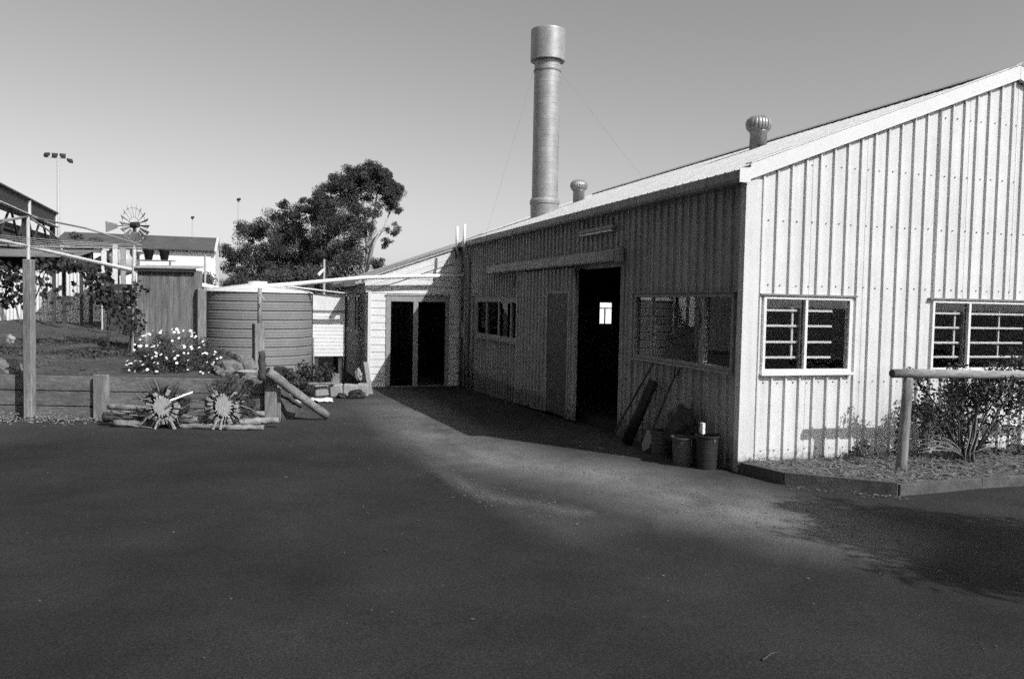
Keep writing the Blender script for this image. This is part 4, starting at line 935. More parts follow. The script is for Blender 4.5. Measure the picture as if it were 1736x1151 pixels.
# low grey roof of a lean-to behind it
lt = thing('lean_to', 'low grey corrugated lean-to roof behind the white fence', 'lean-to', (-14, 26, 1))
MB().prism([(-19, 26.6, 3.25), (-11.6, 24.2, 3.3), (-11.2, 25.6, 3.62), (-18.6, 28.0, 3.57)], (0, 0, 0.04)).build('roof', 'wall_mid_far', lt)
for p in ((-11.7, 24.4), (-14.5, 25.3), (-17.5, 26.25)): MB().box((p[0]-0.06, p[1]-0.06, 0.8), (p[0]+0.06, p[1]+0.06, 3.26)).build('post', 'timber_grey', lt)
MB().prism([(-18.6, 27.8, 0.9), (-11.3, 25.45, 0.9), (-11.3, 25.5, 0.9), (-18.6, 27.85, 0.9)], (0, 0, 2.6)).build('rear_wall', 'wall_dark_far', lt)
# steel-framed barn
bn = thing('steel_barn', 'open steel framed barn with a deep dark roof beam and white brackets', 'barn', (-16, 32, 0))
def bz(y): return 6.03 - 0.012*(y-26)
ms = MB().prism([(-14.55, 15.0, bz(15)-0.62), (-14.50, 15.0, bz(15)-0.62), (-14.50, 15.0, bz(15)), (-14.55, 15.0, bz(15))], (-0.25, 21.8, -0.26)); ms.build('roof_beam', 'steel_dark', bn)
MB().prism([(-14.36, 15.0, bz(15)-0.66), (-14.62, 15.0, bz(15)-0.66), (-14.62, 15.0, bz(15)-0.625), (-14.36, 15.0, bz(15)-0.625)], (-0.25, 21.8, -0.26)).build('beam_flange', 'trim_white', bn)
MB().prism([(-14.40, 15.0, bz(15)+0.002), (-14.62, 15.0, bz(15)+0.002), (-14.62, 15.0, bz(15)+0.03), (-14.40, 15.0, bz(15)+0.03)], (-0.25, 21.8, -0.26)).build('beam_flange', 'steel_dark', bn)
MB().prism([(-14.60, 15.0, bz(15)-0.68), (-14.66, 15.0, bz(15)-0.68), (-14.66, 15.0, bz(15)-1.05), (-14.60, 15.0, bz(15)-1.05)], (-0.25, 21.6, 0.1)).build('soffit_plate', 'steel_dark', bn)
for y in (21.0, 26.2, 31.2, 36.6):
    x = -14.50 - 0.25*(y-15)/21.8; MB().box((x+0.003, y-0.07, bz(y)-0.61), (x+0.08, y+0.07, bz(y)-0.02)).build('bracket', 'trim_white', bn)
    MB().box((x-0.25, y-0.12, 0.4), (x-0.05, y+0.12, bz(y)-0.64)).build('column', 'steel_dark', bn)
MB().prism([(-14.45, 14.9, 6.2), (-26, 14.9, 8.6), (-26, 14.9, 8.66), (-14.45, 14.9, 6.26)], (-0.25, 22, -0.26)).build('roof', 'roof_dark', bn)
for y0_ in (26.2, 28.7, 31.2, 33.9):
    MB().tube([(-14.75, y0_, 5.35), (-14.8, y0_+1.25, 4.3)], 0.05, 6).build('truss_brace', 'steel_dark', bn); MB().tube([(-14.8, y0_+1.25, 4.3), (-14.8, y0_+2.5, 5.3)], 0.05, 6).build('truss_brace', 'steel_dark', bn)
z = 0.5
while z < 4.75:
    MB().prism([(-15.0, 22, z), (-14.9, 22, z+0.02), (-15.0, 22, z+0.33)], (-0.05, 16.9, 0)).build('wall_board', 'wall_dark_far', bn); z += 0.335
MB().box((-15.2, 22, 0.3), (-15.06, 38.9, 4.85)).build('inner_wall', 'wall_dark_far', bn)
# long white outbuilding with a dark roof
ob = thing('white_outbuilding', 'long low white outbuilding with a dark roof behind the paling shed', 'outbuilding', (-11, 42, 0))
X0, X1, YF = -15.6, -7.55, 41.5
MB().box((-13.9, YF, -0.2), (X1, YF+0.2, 4.62)).build('front_wall', 'wall_white_far', ob)
MB().box((X0, YF+1.2, -0.2), (-13.9, YF+1.4, 4.62)).build('recessed_wall', 'wall_dark_far', ob)  # dark colour stands in for the shadowed recess
MB().prism([(X1, YF+0.2, -0.2), (X1, YF+6.0, -0.2), (X1, YF+6.0, 4.6), (X1, YF+3.0, 5.5), (X1, YF+0.2, 4.6)], (-0.15, 0, 0)).build('gable_end', 'wall_white_far', ob)
MB().prism([(X0-0.3, YF-0.35, 4.60), (X0-0.3, YF+3.05, 5.50), (X0-0.3, YF+3.05, 5.58), (X0-0.3, YF-0.35, 4.68)], (X1-X0+0.25, 0, 0)).build('roof_slope', 'roof_dark', ob)
MB().prism([(X0-0.3, YF+6.3, 4.60), (X0-0.3, YF+3.05, 5.50), (X0-0.3, YF+3.05, 5.58), (X0-0.3, YF+6.3, 4.68)], (X1-X0+0.25, 0, 0)).build('roof_slope', 'roof_dark', ob)
MB().prism([(X1-0.04, YF-0.38, 4.55), (X1-0.04, YF+3.05, 5.45), (X1-0.04, YF+6.3, 4.55), (X1-0.04, YF+6.3, 4.72), (X1-0.04, YF+3.05, 5.62), (X1-0.04, YF-0.38, 4.72)], (0.14, 0, 0)).build('barge_board', 'trim_white', ob)
MB().box((-13.4, YF-0.25, 4.42), (-11.4, YF-0.05, 4.56)).build('awning_beam', 'trim_white', ob)
for x in (-13.3, -12.6): MB().box((x-0.06, YF-0.2, 0), (x+0.06, YF-0.1, 4.42)).build('awning_post', 'trim_white', ob)
# old machinery: cement mixer on a stand, drums, pots on a rack
mx = thing('cement_mixer', 'old grey cement mixer drum on a dark frame beyond the fence end', 'cement mixer', (-9.55, 20.4, 1.0))
o = MB().lathe([(0.16, -0.35), (0.38, -0.22), (0.42, 0.0), (0.40, 0.12), (0.24, 0.42), (0.22, 0.42), (0.36, 0.1), (0.1, -0.3)], (0,0,0), 20, False, False).build('drum', 'galv', None, smooth=True)
o.matrix_basis = Matrix.Translation((-9.55, 20.4, 3.02)) @ Matrix.Rotation(R_(60), 4, Vector((0.3, 0.95, 0)).normalized()); attach(o, mx)
for s_ in (-1, 1):
    MB().tube([Vector((-9.55, 20.4, 1.0)) + U*0.55*s_, Vector((-9.55, 20.4, 3.35)) + U*0.48*s_, Vector((-9.55, 20.4, 3.48)) + U*0.30*s_], 0.05, 6).build('frame_leg', 'steel_dark', mx)
MB().tube([Vector((-9.55, 20.4, 3.45)) + U*0.42, Vector((-9.55, 20.4, 3.52)), Vector((-9.55, 20.4, 3.45)) - U*0.42], 0.05, 6).build('frame_bar', 'steel_dark', mx)
def drum(c, r, h, lab, m_='steel_dark'):
    o = MB().lathe([(r*0.95, 0), (r, 0.02), (r, h*0.33), (r*1.03, h*0.35), (r, h*0.37), (r, h*0.66), (r*1.03, h*0.68), (r, h*0.70), (r, h-0.02), (r*0.96, h), (r*0.9, h-0.02)], (0,0,0), 20).build('oil_drum', m_, smooth=True); o.location = c; tag(o, lab, 'drum', 'old drums')
rk = thing('drum_rack', 'dark timber rack holding drums and a trough above the fence', 'rack', (-10.9, 21.7, 1.0))
for a in (-0.9, 0.0, 0.9):
    for t in (0.0, 0.6): p = Vector((-10.9, 21.2, 0)) + U*a + NB*t; MB().box((p.x-0.05, p.y-0.05, 0.9), (p.x+0.05, p.y+0.05, 2.72)).build('rack_leg', 'bark_dark', rk)
p = Vector((-10.9, 21.2, 0)); MB().prism([p + U*-1.05 - NB*0.1 + Z1*2.72, p + U*1.05 - NB*0.1 + Z1*2.72, p + U*1.05 + NB*0.75 + Z1*2.72, p - U*1.05 + NB*0.75 + Z1*2.72], (0, 0, 0.06)).build('rack_deck', 'bark_dark', rk)
pc = p + U*-0.62 + NB*0.3; drum((pc.x, pc.y, 2.782), 0.2, 0.55, 'upright black drum at the fence end of the timber rack')
pc = p + U*0.42 + NB*0.3
tro = MB().prism([pc - U*0.55 + Z1*2.79, pc + U*0.45 + Z1*2.79, pc + U*0.55 + Z1*3.2, pc + U*0.1 + Z1*3.3, pc - U*0.55 + Z1*2.95], NB*0.35).build('feed_trough', 'steel_dark', None, bevel=0.02); tag(tro, 'dark sloping metal hopper on the timber rack', 'hopper')
for a, h in ((1.35, 2.9), (1.7, 3.1), (1.95, 3.0)):
    q = p + U*a - NB*1.2; o = MB().box((q.x-0.07, q.y-0.07, 0.7), (q.x+0.07, q.y+0.07, 0.75+h-0.3)).build('standing_post', 'trim_white' if a < 1.9 else 'concrete', None, bevel=0.01)
    tag(o, {1.35: 'shortest pale upright post beside the cement mixer', 1.7: 'tallest pale upright post beside the cement mixer', 1.95: 'rough concrete upright post next to the cement mixer'}[a], 'post')
pr_ = thing('pot_shelf', 'thin shelf of dark pots behind the windmill', 'shelf', (-8.4, 18.0, 0.8))
q = Vector((-8.35, 17.9, 0))
MB().prism([q - U*0.55 + Z1*3.02, q + U*0.5 + Z1*3.02, q + U*0.5 + NB*0.3 + Z1*3.02, q - U*0.55 + NB*0.3 + Z1*3.02], (0, 0, 0.03)).build('shelf_board', 'steel_grey', pr_)
for a in (-0.5, 0.45): MB().box((q.x+U.x*a-0.03, q.y+U.y*a, 0.4), (q.x+U.x*a+0.03, q.y+U.y*a+0.06, 3.019)).build('shelf_leg', 'steel_grey', pr_)
for a, lab in ((-0.25, 'dark pot on the shelf end nearest the windmill wheel'), (0.22, 'dark pot with weeds on the other end of the shelf')):
    o = MB().lathe([(0.10, 0), (0.15, 0.28), (0.165, 0.29), (0.165, 0.33), (0.14, 0.33), (0.12, 0.25)], (0,0,0), 16).build('plant_pot', 'black_plastic', smooth=True); o.location = q + U*a + NB*0.15 + Z1*3.052; tag(o, lab, 'pot')
# hedge of dark boards between fence and shed
hb = thing('dark_fence', 'dark weathered timber fence panel between the white fence and paling shed', 'fence', (-8.9, 19.0, 1))
for k in range(6):
    q0 = Vector((-9.75, 19.1, 0)) ; q1 = q0 + U*2.6
    MB().prism([q0 + Z1*(0.9+k*0.24), q1 + Z1*(0.9+k*0.24), q1 + NB*0.03 + Z1*(0.9+k*0.24), q0 + NB*0.03 + Z1*(0.9+k*0.24)], (0, 0, 0.225)).build('fence_board', 'bark_dark', hb)
for a in (0.05, 1.3, 2.5): q = Vector((-9.75, 19.1, 0)) + U*a + NB*0.08; MB().box((q.x-0.05, q.y-0.05, 0.6), (q.x+0.05, q.y+0.05, 2.4)).build('fence_post', 'bark_dark', hb)
# pale shed seen between tank and annex
pshed = thing('pale_shed', 'narrow white boarded pump shed on dark stumps between tank and annex', 'shed', (-3.5, 14.6, -0.3))
YP = 14.6; PX0, PX1 = -3.99, -3.12
z = 0.40
while z < 1.62:
    MB().prism([(PX0, YP-0.012, z), (PX0, YP-0.024, z), (PX0, YP-0.014, z+0.098), (PX0, YP-0.002, z+0.098)], (PX1-PX0, 0, 0)).build('weatherboard', 'weatherboard', pshed); z += 0.10
MB().box((PX0, YP-0.02, 1.68), (PX1, YP, 2.12)).build('upper_panel', 'weatherboard', pshed); MB().box((PX0, YP-0.04, 1.625), (PX1, YP, 1.675)).build('shadow_rail', 'steel_grey', pshed)
MB().box((PX0, YP+0.002, 0.38), (PX1, YP+1.5, 2.11)).build('shed_body', 'sidewall_board', pshed)
for x in (PX0+0.1, PX1-0.1):
    for y in (YP+0.1, YP+1.4): MB().box((x-0.06, y-0.06, -0.42), (x+0.06, y+0.06, 0.38)).build('stump', 'bark_dark', pshed)
MB().prism([(-4.9, YP-0.16, 2.32), (PX1+0.06, YP-0.16, 2.14), (PX1+0.06, YP+1.6, 2.14), (-4.9, YP+1.6, 2.32)], (0, 0, 0.035)).build('roof', 'trim_white', pshed)
# white garage added beyond the shed so the end window shows bright
wg = thing('added_white_garage', 'white walled garage added to show bright through the open shed door', 'garage', (9, 24, -0.4))
MB().box((6.5, 23.6, -0.4), (11.5, 23.75, 2.6)).build('front_wall', 'wall_white_far', wg); MB().box((6.5, 23.76, -0.4), (11.5, 28, 2.55)).build('garage_body', 'inside_grey', wg)
MB().prism([(6.3, 23.4, 2.62), (11.7, 23.4, 2.62), (11.7, 28.2, 2.9), (6.3, 28.2, 2.9)], (0, 0, 0.05)).build('roof', 'roof_dark', wg)
# floodlight masts and small poles
def mast(x, y, z1, r, label, lamps):
    t_ = thing('floodlight_mast', label, 'light mast', (x, y, -0.3)); MB().tube([(x, y, -0.4), (x, y, z1)], [r*1.6, r], 8).build('pole', 'galv', t_, smooth=True)
    if len(lamps) > 1: MB().beam((x+lamps[0]-0.2, y, z1), (x+lamps[-1]+0.2, y, z1), 0.05, 0.05).build('cross_arm', 'galv', t_)
    for i, d in enumerate(lamps):
        o = MB().prism([(-0.18, -0.10, -0.12), (0.18, -0.10, -0.12), (0.24, 0.14, 0.10), (-0.24, 0.14, 0.10)], (0, -0.08, 0.18)).build('lamp_head', 'steel_dark', None); o.matrix_basis = Matrix.Translation((x+d, y-0.1, z1 + (-0.28 if i == len(lamps)-1 and len(lamps) > 1 else 0.12))) @ Matrix.Rotation(R_(25*(i-1)), 4, 'Z'); attach(o, t_)
mast(-21.5, 71.0, 13.7, 0.10, 'tall thin floodlight mast with four lamps above the steel barn', [-0.85, -0.25, 0.4, 0.95])
mast(-13.78, 121.1, 13.4, 0.09, 'distant floodlight mast with one lamp above the white outbuilding', [0.0])
mast(-7.02, 97.9, 13.8, 0.09, 'distant floodlight mast with one lamp beside the eucalypts', [0.0])
o = MB().tube([(-0.41, 53.2, -0.4), (-0.41, 53.2, 4.9)], [0.1, 0.08], 8).build('lamp_post', 'galv'); tag(o, 'slim grey pole rising in front of the eucalypts', 'pole')
MB().tube([(-0.41, 53.2, 4.2), (-0.7, 53.0, 3.9), (-0.85, 52.9, 3.7)], [0.06, 0.12, 0.1], 8).build('lamp', 'trim_white', o)
o = MB().tube([(-7.5, 29.1, 0), (-7.5, 29.1, 3.75)], 0.045, 8).build('slim_pole', 'galv'); tag(o, 'slim pale pole in front of the white outbuilding gable', 'pole')

# ================================================================== trees
def limb_tube(mb, p, q, r0, r1, sag=0.3):
    m_ = p.lerp(q, 0.5) + Vector((rnd(-sag, sag), rnd(-sag, sag), rnd(0, sag))); mb.tube([p, m_, q], [r0, (r0+r1)/2, r1], 7, True, 0.05)
def tree(name, label, base, forks, clusters, size, lm, bm_, r, cat='tree', group=None, aspect=2.4, sub=15, dens=3.4):
    """forks: (along,behind,z) limb ends from the trunk; clusters: (along,behind,z,r,n)"""
    t_ = thing(name, label, cat, base, group); b_ = Vector(base); mb = MB()
    W_ = lambda a, t, z: b_ + U*a + NB*t + Z1*z
    for pth in forks:
        pts = [W_(*q) for q in pth]; k = len(pts); rr = [r*(1-0.8*i/(k-1))*(1 if pth is forks[0] else 0.55) for i in range(k)]
        mb.tube(pts, rr, 8, True, 0.06)
    mb.build('trunk', bm_, t_, smooth=True)
    mb = MB(); cl = []
    for a, t, z, rr, n_ in clusters:
        c = W_(a, t, z)
        for _ in range(sub):     # sub-clumps give light and dark lumps with gaps between
            d = Vector((random.gauss(0,1), random.gauss(0,1), random.gauss(0,1))).normalized()*rr*random.random()**0.35
            s_ = rr*rnd(0.30, 0.70); cl.append((c.x+d.x, c.y+d.y, c.z+d.z*0.9, s_, s_, s_*0.85, int(n_*dens/sub)))
    leaves(mb, cl, size, aspect=aspect); mb.build('crown', lm, t_, recalc=False); return t_
random.seed(77)
# tall eucalypt: dark dense left half, open right half with pale limbs
tree('eucalypt_tree', 'tallest eucalypt with a bare pale trunk on its open side', (4.75, 72.5, -0.4),
     [[(0.3, 0, 0), (0.4, 0, 4), (0.75, 0.2, 7.5), (1.3, 0, 10.5), (1.5, 0.3, 13)], [(0.5, 0, 5), (1.4, -0.4, 8), (2.6, -0.3, 10.5)], [(0.7, 0, 7), (0.4, 0.3, 9.5), (0.2, 0, 12.5)], [(0.75, 0, 7.5), (2.0, 0.4, 9.2), (3.0, 0.2, 11.5)], [(0.5, 0, 5), (-1.5, 0.4, 8), (-3, 0, 11)]],
     [(-3.0, 0, 12.2, 1.5, 1500), (-3.7, 0, 10.8, 1.3, 1300), (-2.7, 0.3, 13.4, 1.2, 1100), (-0.8, 0, 14.6, 1.1, 1000), (0.6, 0, 14.9, 1.1, 1000), (2.2, 0, 14.5, 1.1, 1000), (3.2, 0, 12.9, 1.0, 800), (-3.6, 0, 9.0, 1.3, 1200), (-2.2, 0.3, 10.0, 1.9, 2300), (-3.3, 0.2, 7.6, 1.8, 2000), (-1.6, 0, 13.2, 1.4, 1400), (0.0, 0.2, 13.6, 1.6, 1700), (1.4, 0, 14.2, 1.5, 1600), (2.7, 0.2, 13.2, 1.2, 1100), (3.4, 0, 11.6, 0.8, 450), (0.2, 0.4, 11.5, 1.6, 1500), (-0.6, 0, 8.8, 1.6, 1600), (-1.2, 0.3, 6.2, 1.9, 2000), (3.1, 0, 9.3, 0.7, 260), (2.5, 0, 8.0, 0.6, 200), (1.9, 0.4, 5.6, 1.1, 700), (1.6, 0.2, 3.9, 1.3, 900), (-2.8, 0.2, 4.8, 1.9, 1900), (2.4, 0.5, 12.0, 0.8, 250), (1.0, -0.2, 9.6, 0.6, 130)],
     0.19, 'leaf_euc', 'bark_pale', 0.36, group='eucalypts behind the annex')
tree('eucalypt_tree', 'middle eucalypt with several pointed tufts along its top', (-0.9, 77.5, -0.4),
     [[(0, 0, 0), (0.2, 0, 5), (0, 0.2, 9)], [(0.1, 0, 4), (1.6, 0.2, 8)], [(0.1, 0, 4), (-1.8, 0, 8.5)]],
     [(-0.5, 0, 10.6, 1.2, 1100), (0.9, 0.2, 11.8, 0.9, 700), (1.9, 0, 10.8, 1.1, 900), (-1.6, 0.2, 11.9, 0.6, 260), (0.2, 0, 8.3, 2.2, 2500), (-2.2, 0.3, 8.4, 1.5, 1400), (1.5, 0.3, 6.5, 2.0, 2200), (-1.2, 0, 5.6, 2.1, 2200), (0.8, -0.3, 4.0, 1.9, 1700), (-2.6, 0, 4.0, 1.7, 1400)],
     0.19, 'leaf_euc', 'bark_pale', 0.3, group='eucalypts behind the annex')
tree('eucalypt_tree', 'lowest rounded eucalypt at the outbuilding end of the group', (-4.6, 80.5, -0.4),
     [[(0, 0, 0), (-0.2, 0, 5), (0.1, 0, 8.5)], [(0, 0, 3.5), (-2, 0, 7)], [(0, 0, 3.5), (2, 0, 8)]],
     [(-1.6, 0, 9.0, 1.3, 1100), (0.2, 0.2, 9.3, 1.3, 1200), (2.0, 0, 10.8, 1.3, 900), (2.6, 0, 8.8, 1.5, 1400), (-2.9, 0, 7.3, 1.2, 900), (-3.4, 0.2, 5.4, 0.9, 450), (-3.2, 0, 3.6, 0.9, 420), (-0.6, 0.3, 6.6, 2.1, 2300), (1.8, 0, 6.0, 2.1, 2200), (-1.4, 0, 4.0, 1.9, 1800), (1.0, 0, 3.2, 2.0, 1900), (2.9, 0.3, 3.8, 1.7, 1500)],
     0.19, 'leaf_euc', 'bark_pale', 0.3, group='eucalypts behind the annex')
tree('leafy_shrub', 'low rounded paler bush in front of the eucalypts', (-2.0, 66.0, -0.4), [[(0, 0, 0), (0, 0, 3)], [(0, 0, 1), (1.5, 0, 3)]],
     [(-1.4, 0, 3.4, 1.5, 1500), (0.3, 0, 4.0, 1.5, 1600), (1.9, 0, 3.3, 1.6, 1600), (0, 0.3, 2.2, 2.2, 1700)], 0.26, 'daisy_leaf', 'bark_dark', 0.14, cat='bush')
tree('leafy_shrub', 'dark rounded bush at the gable end of the white outbuilding', (-7.95, 36.5, -0.4), [[(0, 0, 0), (0, 0, 2.5)]],
     [(-0.1, 0, 2.6, 0.85, 1100), (0.25, 0, 1.9, 0.95, 1000), (0.1, 0, 3.1, 0.45, 300)], 0.16, 'leaf_euc', 'bark_dark', 0.08, cat='bush')
tree('leafy_shrub', 'young leafy tree left of the white outbuilding', (-15.2, 43.0, -0.2), [[(0, 0, 0), (0.2, 0, 3), (0.1, 0, 4.6)], [(0.2, 0, 3), (1.6, 0, 4.8)]],
     [(-0.2, 0, 4.2, 0.7, 420), (0.3, 0, 5.1, 0.5, 240), (1.5, 0, 4.9, 0.5, 220), (1.9, 0, 3.2, 0.7, 380), (0.2, 0, 3.0, 0.6, 300), (1.6, 0, 4.1, 0.3, 80)], 0.2, 'leaf_euc', 'bark_dark', 0.09, cat='tree')

# ================================================================== right-hand garden bed, rail, shrub
bedpts = [(-0.03, -0.10), (0.06, -0.80), (0.86, -1.62), (2.05, -1.56), (8.6, -1.50)]
mb = MB(); n = 26; m_ = 90
for j in range(n):
    for i in range(m_):
        x = -0.05 + 8.6*(i/(m_-1))**1.3; 
        fy = -0.10 - 0.70*min(1, max(0, (x+0.03)/0.09)) if x < 0.06 else (-0.80 - 0.82*(x-0.06)/0.80 if x < 0.86 else -1.61 + 0.06*min(1, (x-0.86)/1.2))
        y = fy + 0.04 + (-0.045 - fy - 0.04)*j/(n-1); k = j/(n-1)
        mb.v.append((x, y, gz(x, y) + 0.085 + 0.05*k + 0.025*mnoise.fractal(Vector((x*4, y*4, 5)), 0.8, 2.0, 4)))
for j in range(n-1):
    for i in range(m_-1): mb.f.append((j*m_+i, j*m_+i+1, (j+1)*m_+i+1, (j+1)*m_+i))
mu = mb.build('mulch_bed', 'mulch', recalc=False, smooth=True); mu['kind'] = 'structure'
edn = ['timber edging board butted against the shed corner', 'angled timber edging board at the front of the mulch bed', 'long timber edging board along the mulch bed under the rail']
for (p, q), lab in zip(zip(bedpts, bedpts[1:]), ['timber edging board butted against the shed corner', 'angled front timber edging board of the mulch bed', 'half buried timber edging board below the leaning rail post', 'far timber edging board of the mulch bed below the shrub']):
    zt = 0.055 if q[0] < 1 else 0.035
    o = MB().beam((p[0], p[1], gz(*p)+zt), (q[0], q[1], gz(*q)+(zt if q[0] < 1 else 0.03)), 0.06, 0.17, jit=0.004).build('edging_board', 'sleeper_edge', None, bevel=0.006); tag(o, lab, 'edging', 'mulch bed edging boards')
random.seed(81); mb = MB()
for _ in range(4200):
    x = rnd(0.05, 4.6); y = rnd(-1.7, -0.06)
    fy = -0.80 - 0.82*(x-0.06)/0.80 if x < 0.86 else -1.58
    spill = rnd(0, 1) < 0.08
    if y < fy + 0.03 and not (spill and x > 1.0): continue
    z = gz(x, y) + 0.10 + 0.05*(1-abs(y)/1.6) + rnd(0, 0.03)
    if y < fy: z = gz(x, y) + 0.012
    L_ = rnd(0.02, 0.075); a1 = rnd(0, 6.28); d = Vector((math.cos(a1), math.sin(a1), rnd(-.45, .45))).normalized()*L_; s2 = Vector((-d.y, d.x, rnd(-.01, .01)))*rnd(0.15, 0.4); P_ = Vector((x, y, z)); o = len(mb.v)
    mb.v += [tuple(P_-d*0.5-s2*0.5), tuple(P_+d*0.5-s2*0.5), tuple(P_+d*0.5+s2*0.5), tuple(P_-d*0.5+s2*0.5)]; mb.f.append((o, o+1, o+2, o+3))
o = mb.build('bark_chips', 'chip', recalc=False); o['kind'] = 'stuff'; tag(o, 'loose bark chips and dry leaves scattered over the mulch bed', 'bark chips')
rl = thing('post_and_rail', 'round timber rail on a leaning post in front of the white gable wall', 'rail', (1.6, -0.9, 0.1))
random.seed(5)
pts = [(1.40 + 3.6*i/8, -0.90 + rnd(-.006, .006), 1.262 - 0.028*i/4 + rnd(-.006, .006)) for i in range(9)]
MB().tube(pts, [0.050, 0.053, 0.052, 0.053, 0.051, 0.050, 0.051, 0.050, 0.050], 16, True, 0.03).build('rail', 'rail_wood', rl, smooth=True)
MB().tube([(1.394, -0.90, 1.262), (1.402, -0.90, 1.262)], 0.044, 16).build('cut_end', 'end_grain', rl)
pts = [(1.60 + 0.06*i/5, -0.90, 0.0 + 1.20*i/5) for i in range(6)]
MB().tube([(x - 0.02, y, z) for x, y, z in pts], [0.064, 0.062, 0.060, 0.058, 0.056, 0.055], 16, True, 0.03).build('post', 'post_wood', rl, smooth=True)
MB().tube([(4.85, -0.9, 0.0), (4.88, -0.9, 1.12)], [0.08, 0.075], 16, True, 0.02).build('post', 'post_wood', rl, smooth=True)
# shrub
random.seed(91)
sb = thing('garden_shrub', 'dark untidy shrub with bare pale stems behind the timber rail', 'shrub', (2.9, -0.62, 0.1))
mb = MB(); stems = []
for k in range(15):
    a = rnd(0, 6.28); r = rnd(0.3, 1.0); h = rnd(0.6, 1.25)
    p = Vector((2.9+rnd(-.1,.1), -0.6+rnd(-.06,.06), 0.1)); q = p + Vector((math.cos(a)*r*1.1, math.sin(a)*r*0.35, h)); m2 = p.lerp(q, 0.45) + Vector((rnd(-.1,.1), rnd(-.06,.06), 0.14))
    mb.tube([p, m2, q], [rnd(0.012, 0.02), 0.010, 0.004], 6); stems.append((p, m2, q))
mb.build('stems', 'bark_dark', sb, smooth=True)
mb = MB()
for px, dz in ((2.72, 0.0), (2.80, 0.05), (2.86, -0.02)):
    mb.tube([(px, -0.74, 0.08), (px-0.03+rnd(-.02,.02), -0.76, 0.28), (px+0.03, -0.76, 0.46), (px+0.10, -0.72, 0.62+dz)], [0.011, 0.010, 0.009, 0.005], 7, True, 0.1)
mb.tube([(2.78, -0.76, 0.25), (2.95, -0.8, 0.32), (3.1, -0.82, 0.42)], [0.009, 0.007, 0.003], 5); mb.tube([(2.82, -0.75, 0.5), (2.95, -0.8, 0.62), (3.02, -0.82, 0.5)], [0.007, 0.005, 0.003], 5)
mb.build('bare_stems', 'dry_leaf', sb, smooth=True)
mb = MB(); cl = []
for p, m2, q in stems:
    for f in (0.55, 0.8, 1.0):
        c = m2.lerp(q, f); cl.append((c.x, c.y, c.z, 0.15, 0.12, 0.12, 60))
for c in ((2.55, -0.45, 0.55), (2.9, -0.5, 0.75), (3.25, -0.5, 0.7), (2.7, -0.45, 0.3), (3.1, -0.45, 0.35), (3.45, -0.45, 0.5), (3.5, -0.6, 0.95), (3.3, -0.6, 1.15), (3.6, -0.6, 1.2), (2.95, -0.65, 1.0), (3.8, -0.5, 0.6), (3.9, -0.5, 0.3), (3.3, -0.5, 0.2), (3.0, -0.4, 0.55), (2.75, -0.4, 0.62), (3.6, -0.5, 0.8), (3.1, -0.45, 0.9), (3.75, -0.55, 1.0), (3.65, -0.6, 1.38), (3.95, -0.6, 1.3), (4.2, -0.55, 1.0), (4.3, -0.5, 0.6), (4.1, -0.5, 0.25)): cl.append((*c, 0.25, 0.17, 0.21, 115))
leaves(mb, cl, 0.055, aspect=1.8); mb.build('foliage', 'leaf_shrub', sb, recalc=False)
# upright leafy shoots at the wall
for x, h, lab in ((1.98, 0.66, 'short leafy shoot standing right beside the leaning rail post'), (2.33, 0.82, 'taller leafy shoot between rail post and shrub')):
    t_ = thing('leafy_shoot', lab, 'plant', (x, -0.45, 0.1)); mb = MB(); mb.tube([(x, -0.45, 0.08), (x+0.02, -0.46, h*0.6), (x+0.05, -0.45, h)], [0.008, 0.006, 0.003], 5); mb.build('stem', 'bark_dark', t_)
    mb = MB()
    for k in range(14):
        z = 0.2 + (h-0.15)*k/13; leaves(mb, [(x+0.03*k/13, -0.45, z, 0.075, 0.06, 0.04, 11)], 0.055, aspect=1.5)
    mb.build('foliage', 'leaf_shrub', t_, recalc=False)
t_ = thing('weed', 'small weed at the foot of the white gable wall', 'plant', (1.55, -0.22, 0.12)); mb = MB(); leaves(mb, [(1.58, -0.2, 0.22, 0.13, 0.09, 0.1, 90), (1.48, -0.2, 0.16, 0.12, 0.07, 0.06, 50), (1.68, -0.2, 0.3, 0.06, 0.05, 0.08, 30)], 0.05); mb.build('foliage', 'leaf_shrub', t_, recalc=False)
# drooping dead strap leaves
dl = thing('dead_fronds', 'fan of dry pale strap leaves drooping in front of the shrub', 'dead fronds', (2.5, -0.95, 0.2)); random.seed(14)
for k in range(13):
    b0 = Vector((2.52, -0.86, 0.30 + rnd(-.04, .03))); L_ = rnd(0.4, 0.95); rise = rnd(0.05, 0.28); dirx = -1
    e = b0 + Vector((-L_*0.93, -L_*0.10+rnd(-.05,.05), rise*0.75+rnd(-.05, .12))); mids = b0.lerp(e, 0.5) + Vector((0, 0, rise*0.6))
    mb = MB(); pts = []; n = 9
    for i in range(n+1):
        f = i/n; p = b0*(1-f)**2 + mids*2*f*(1-f) + e*f*f; w = 0.006*(1-f*0.75); pts.append((p, w))
    for p, w in pts: mb.v += [(p.x, p.y-w*0.4, p.z-w), (p.x, p.y+w*0.2, p.z), (p.x, p.y-w*0.4, p.z+w)]
    for i in range(n):
        for j in range(2): mb.f.append((i*3+j, i*3+j+1, i*3+j+4, i*3+j+3))
    mb.build('strap_leaf', 'dry_leaf', dl, recalc=False)

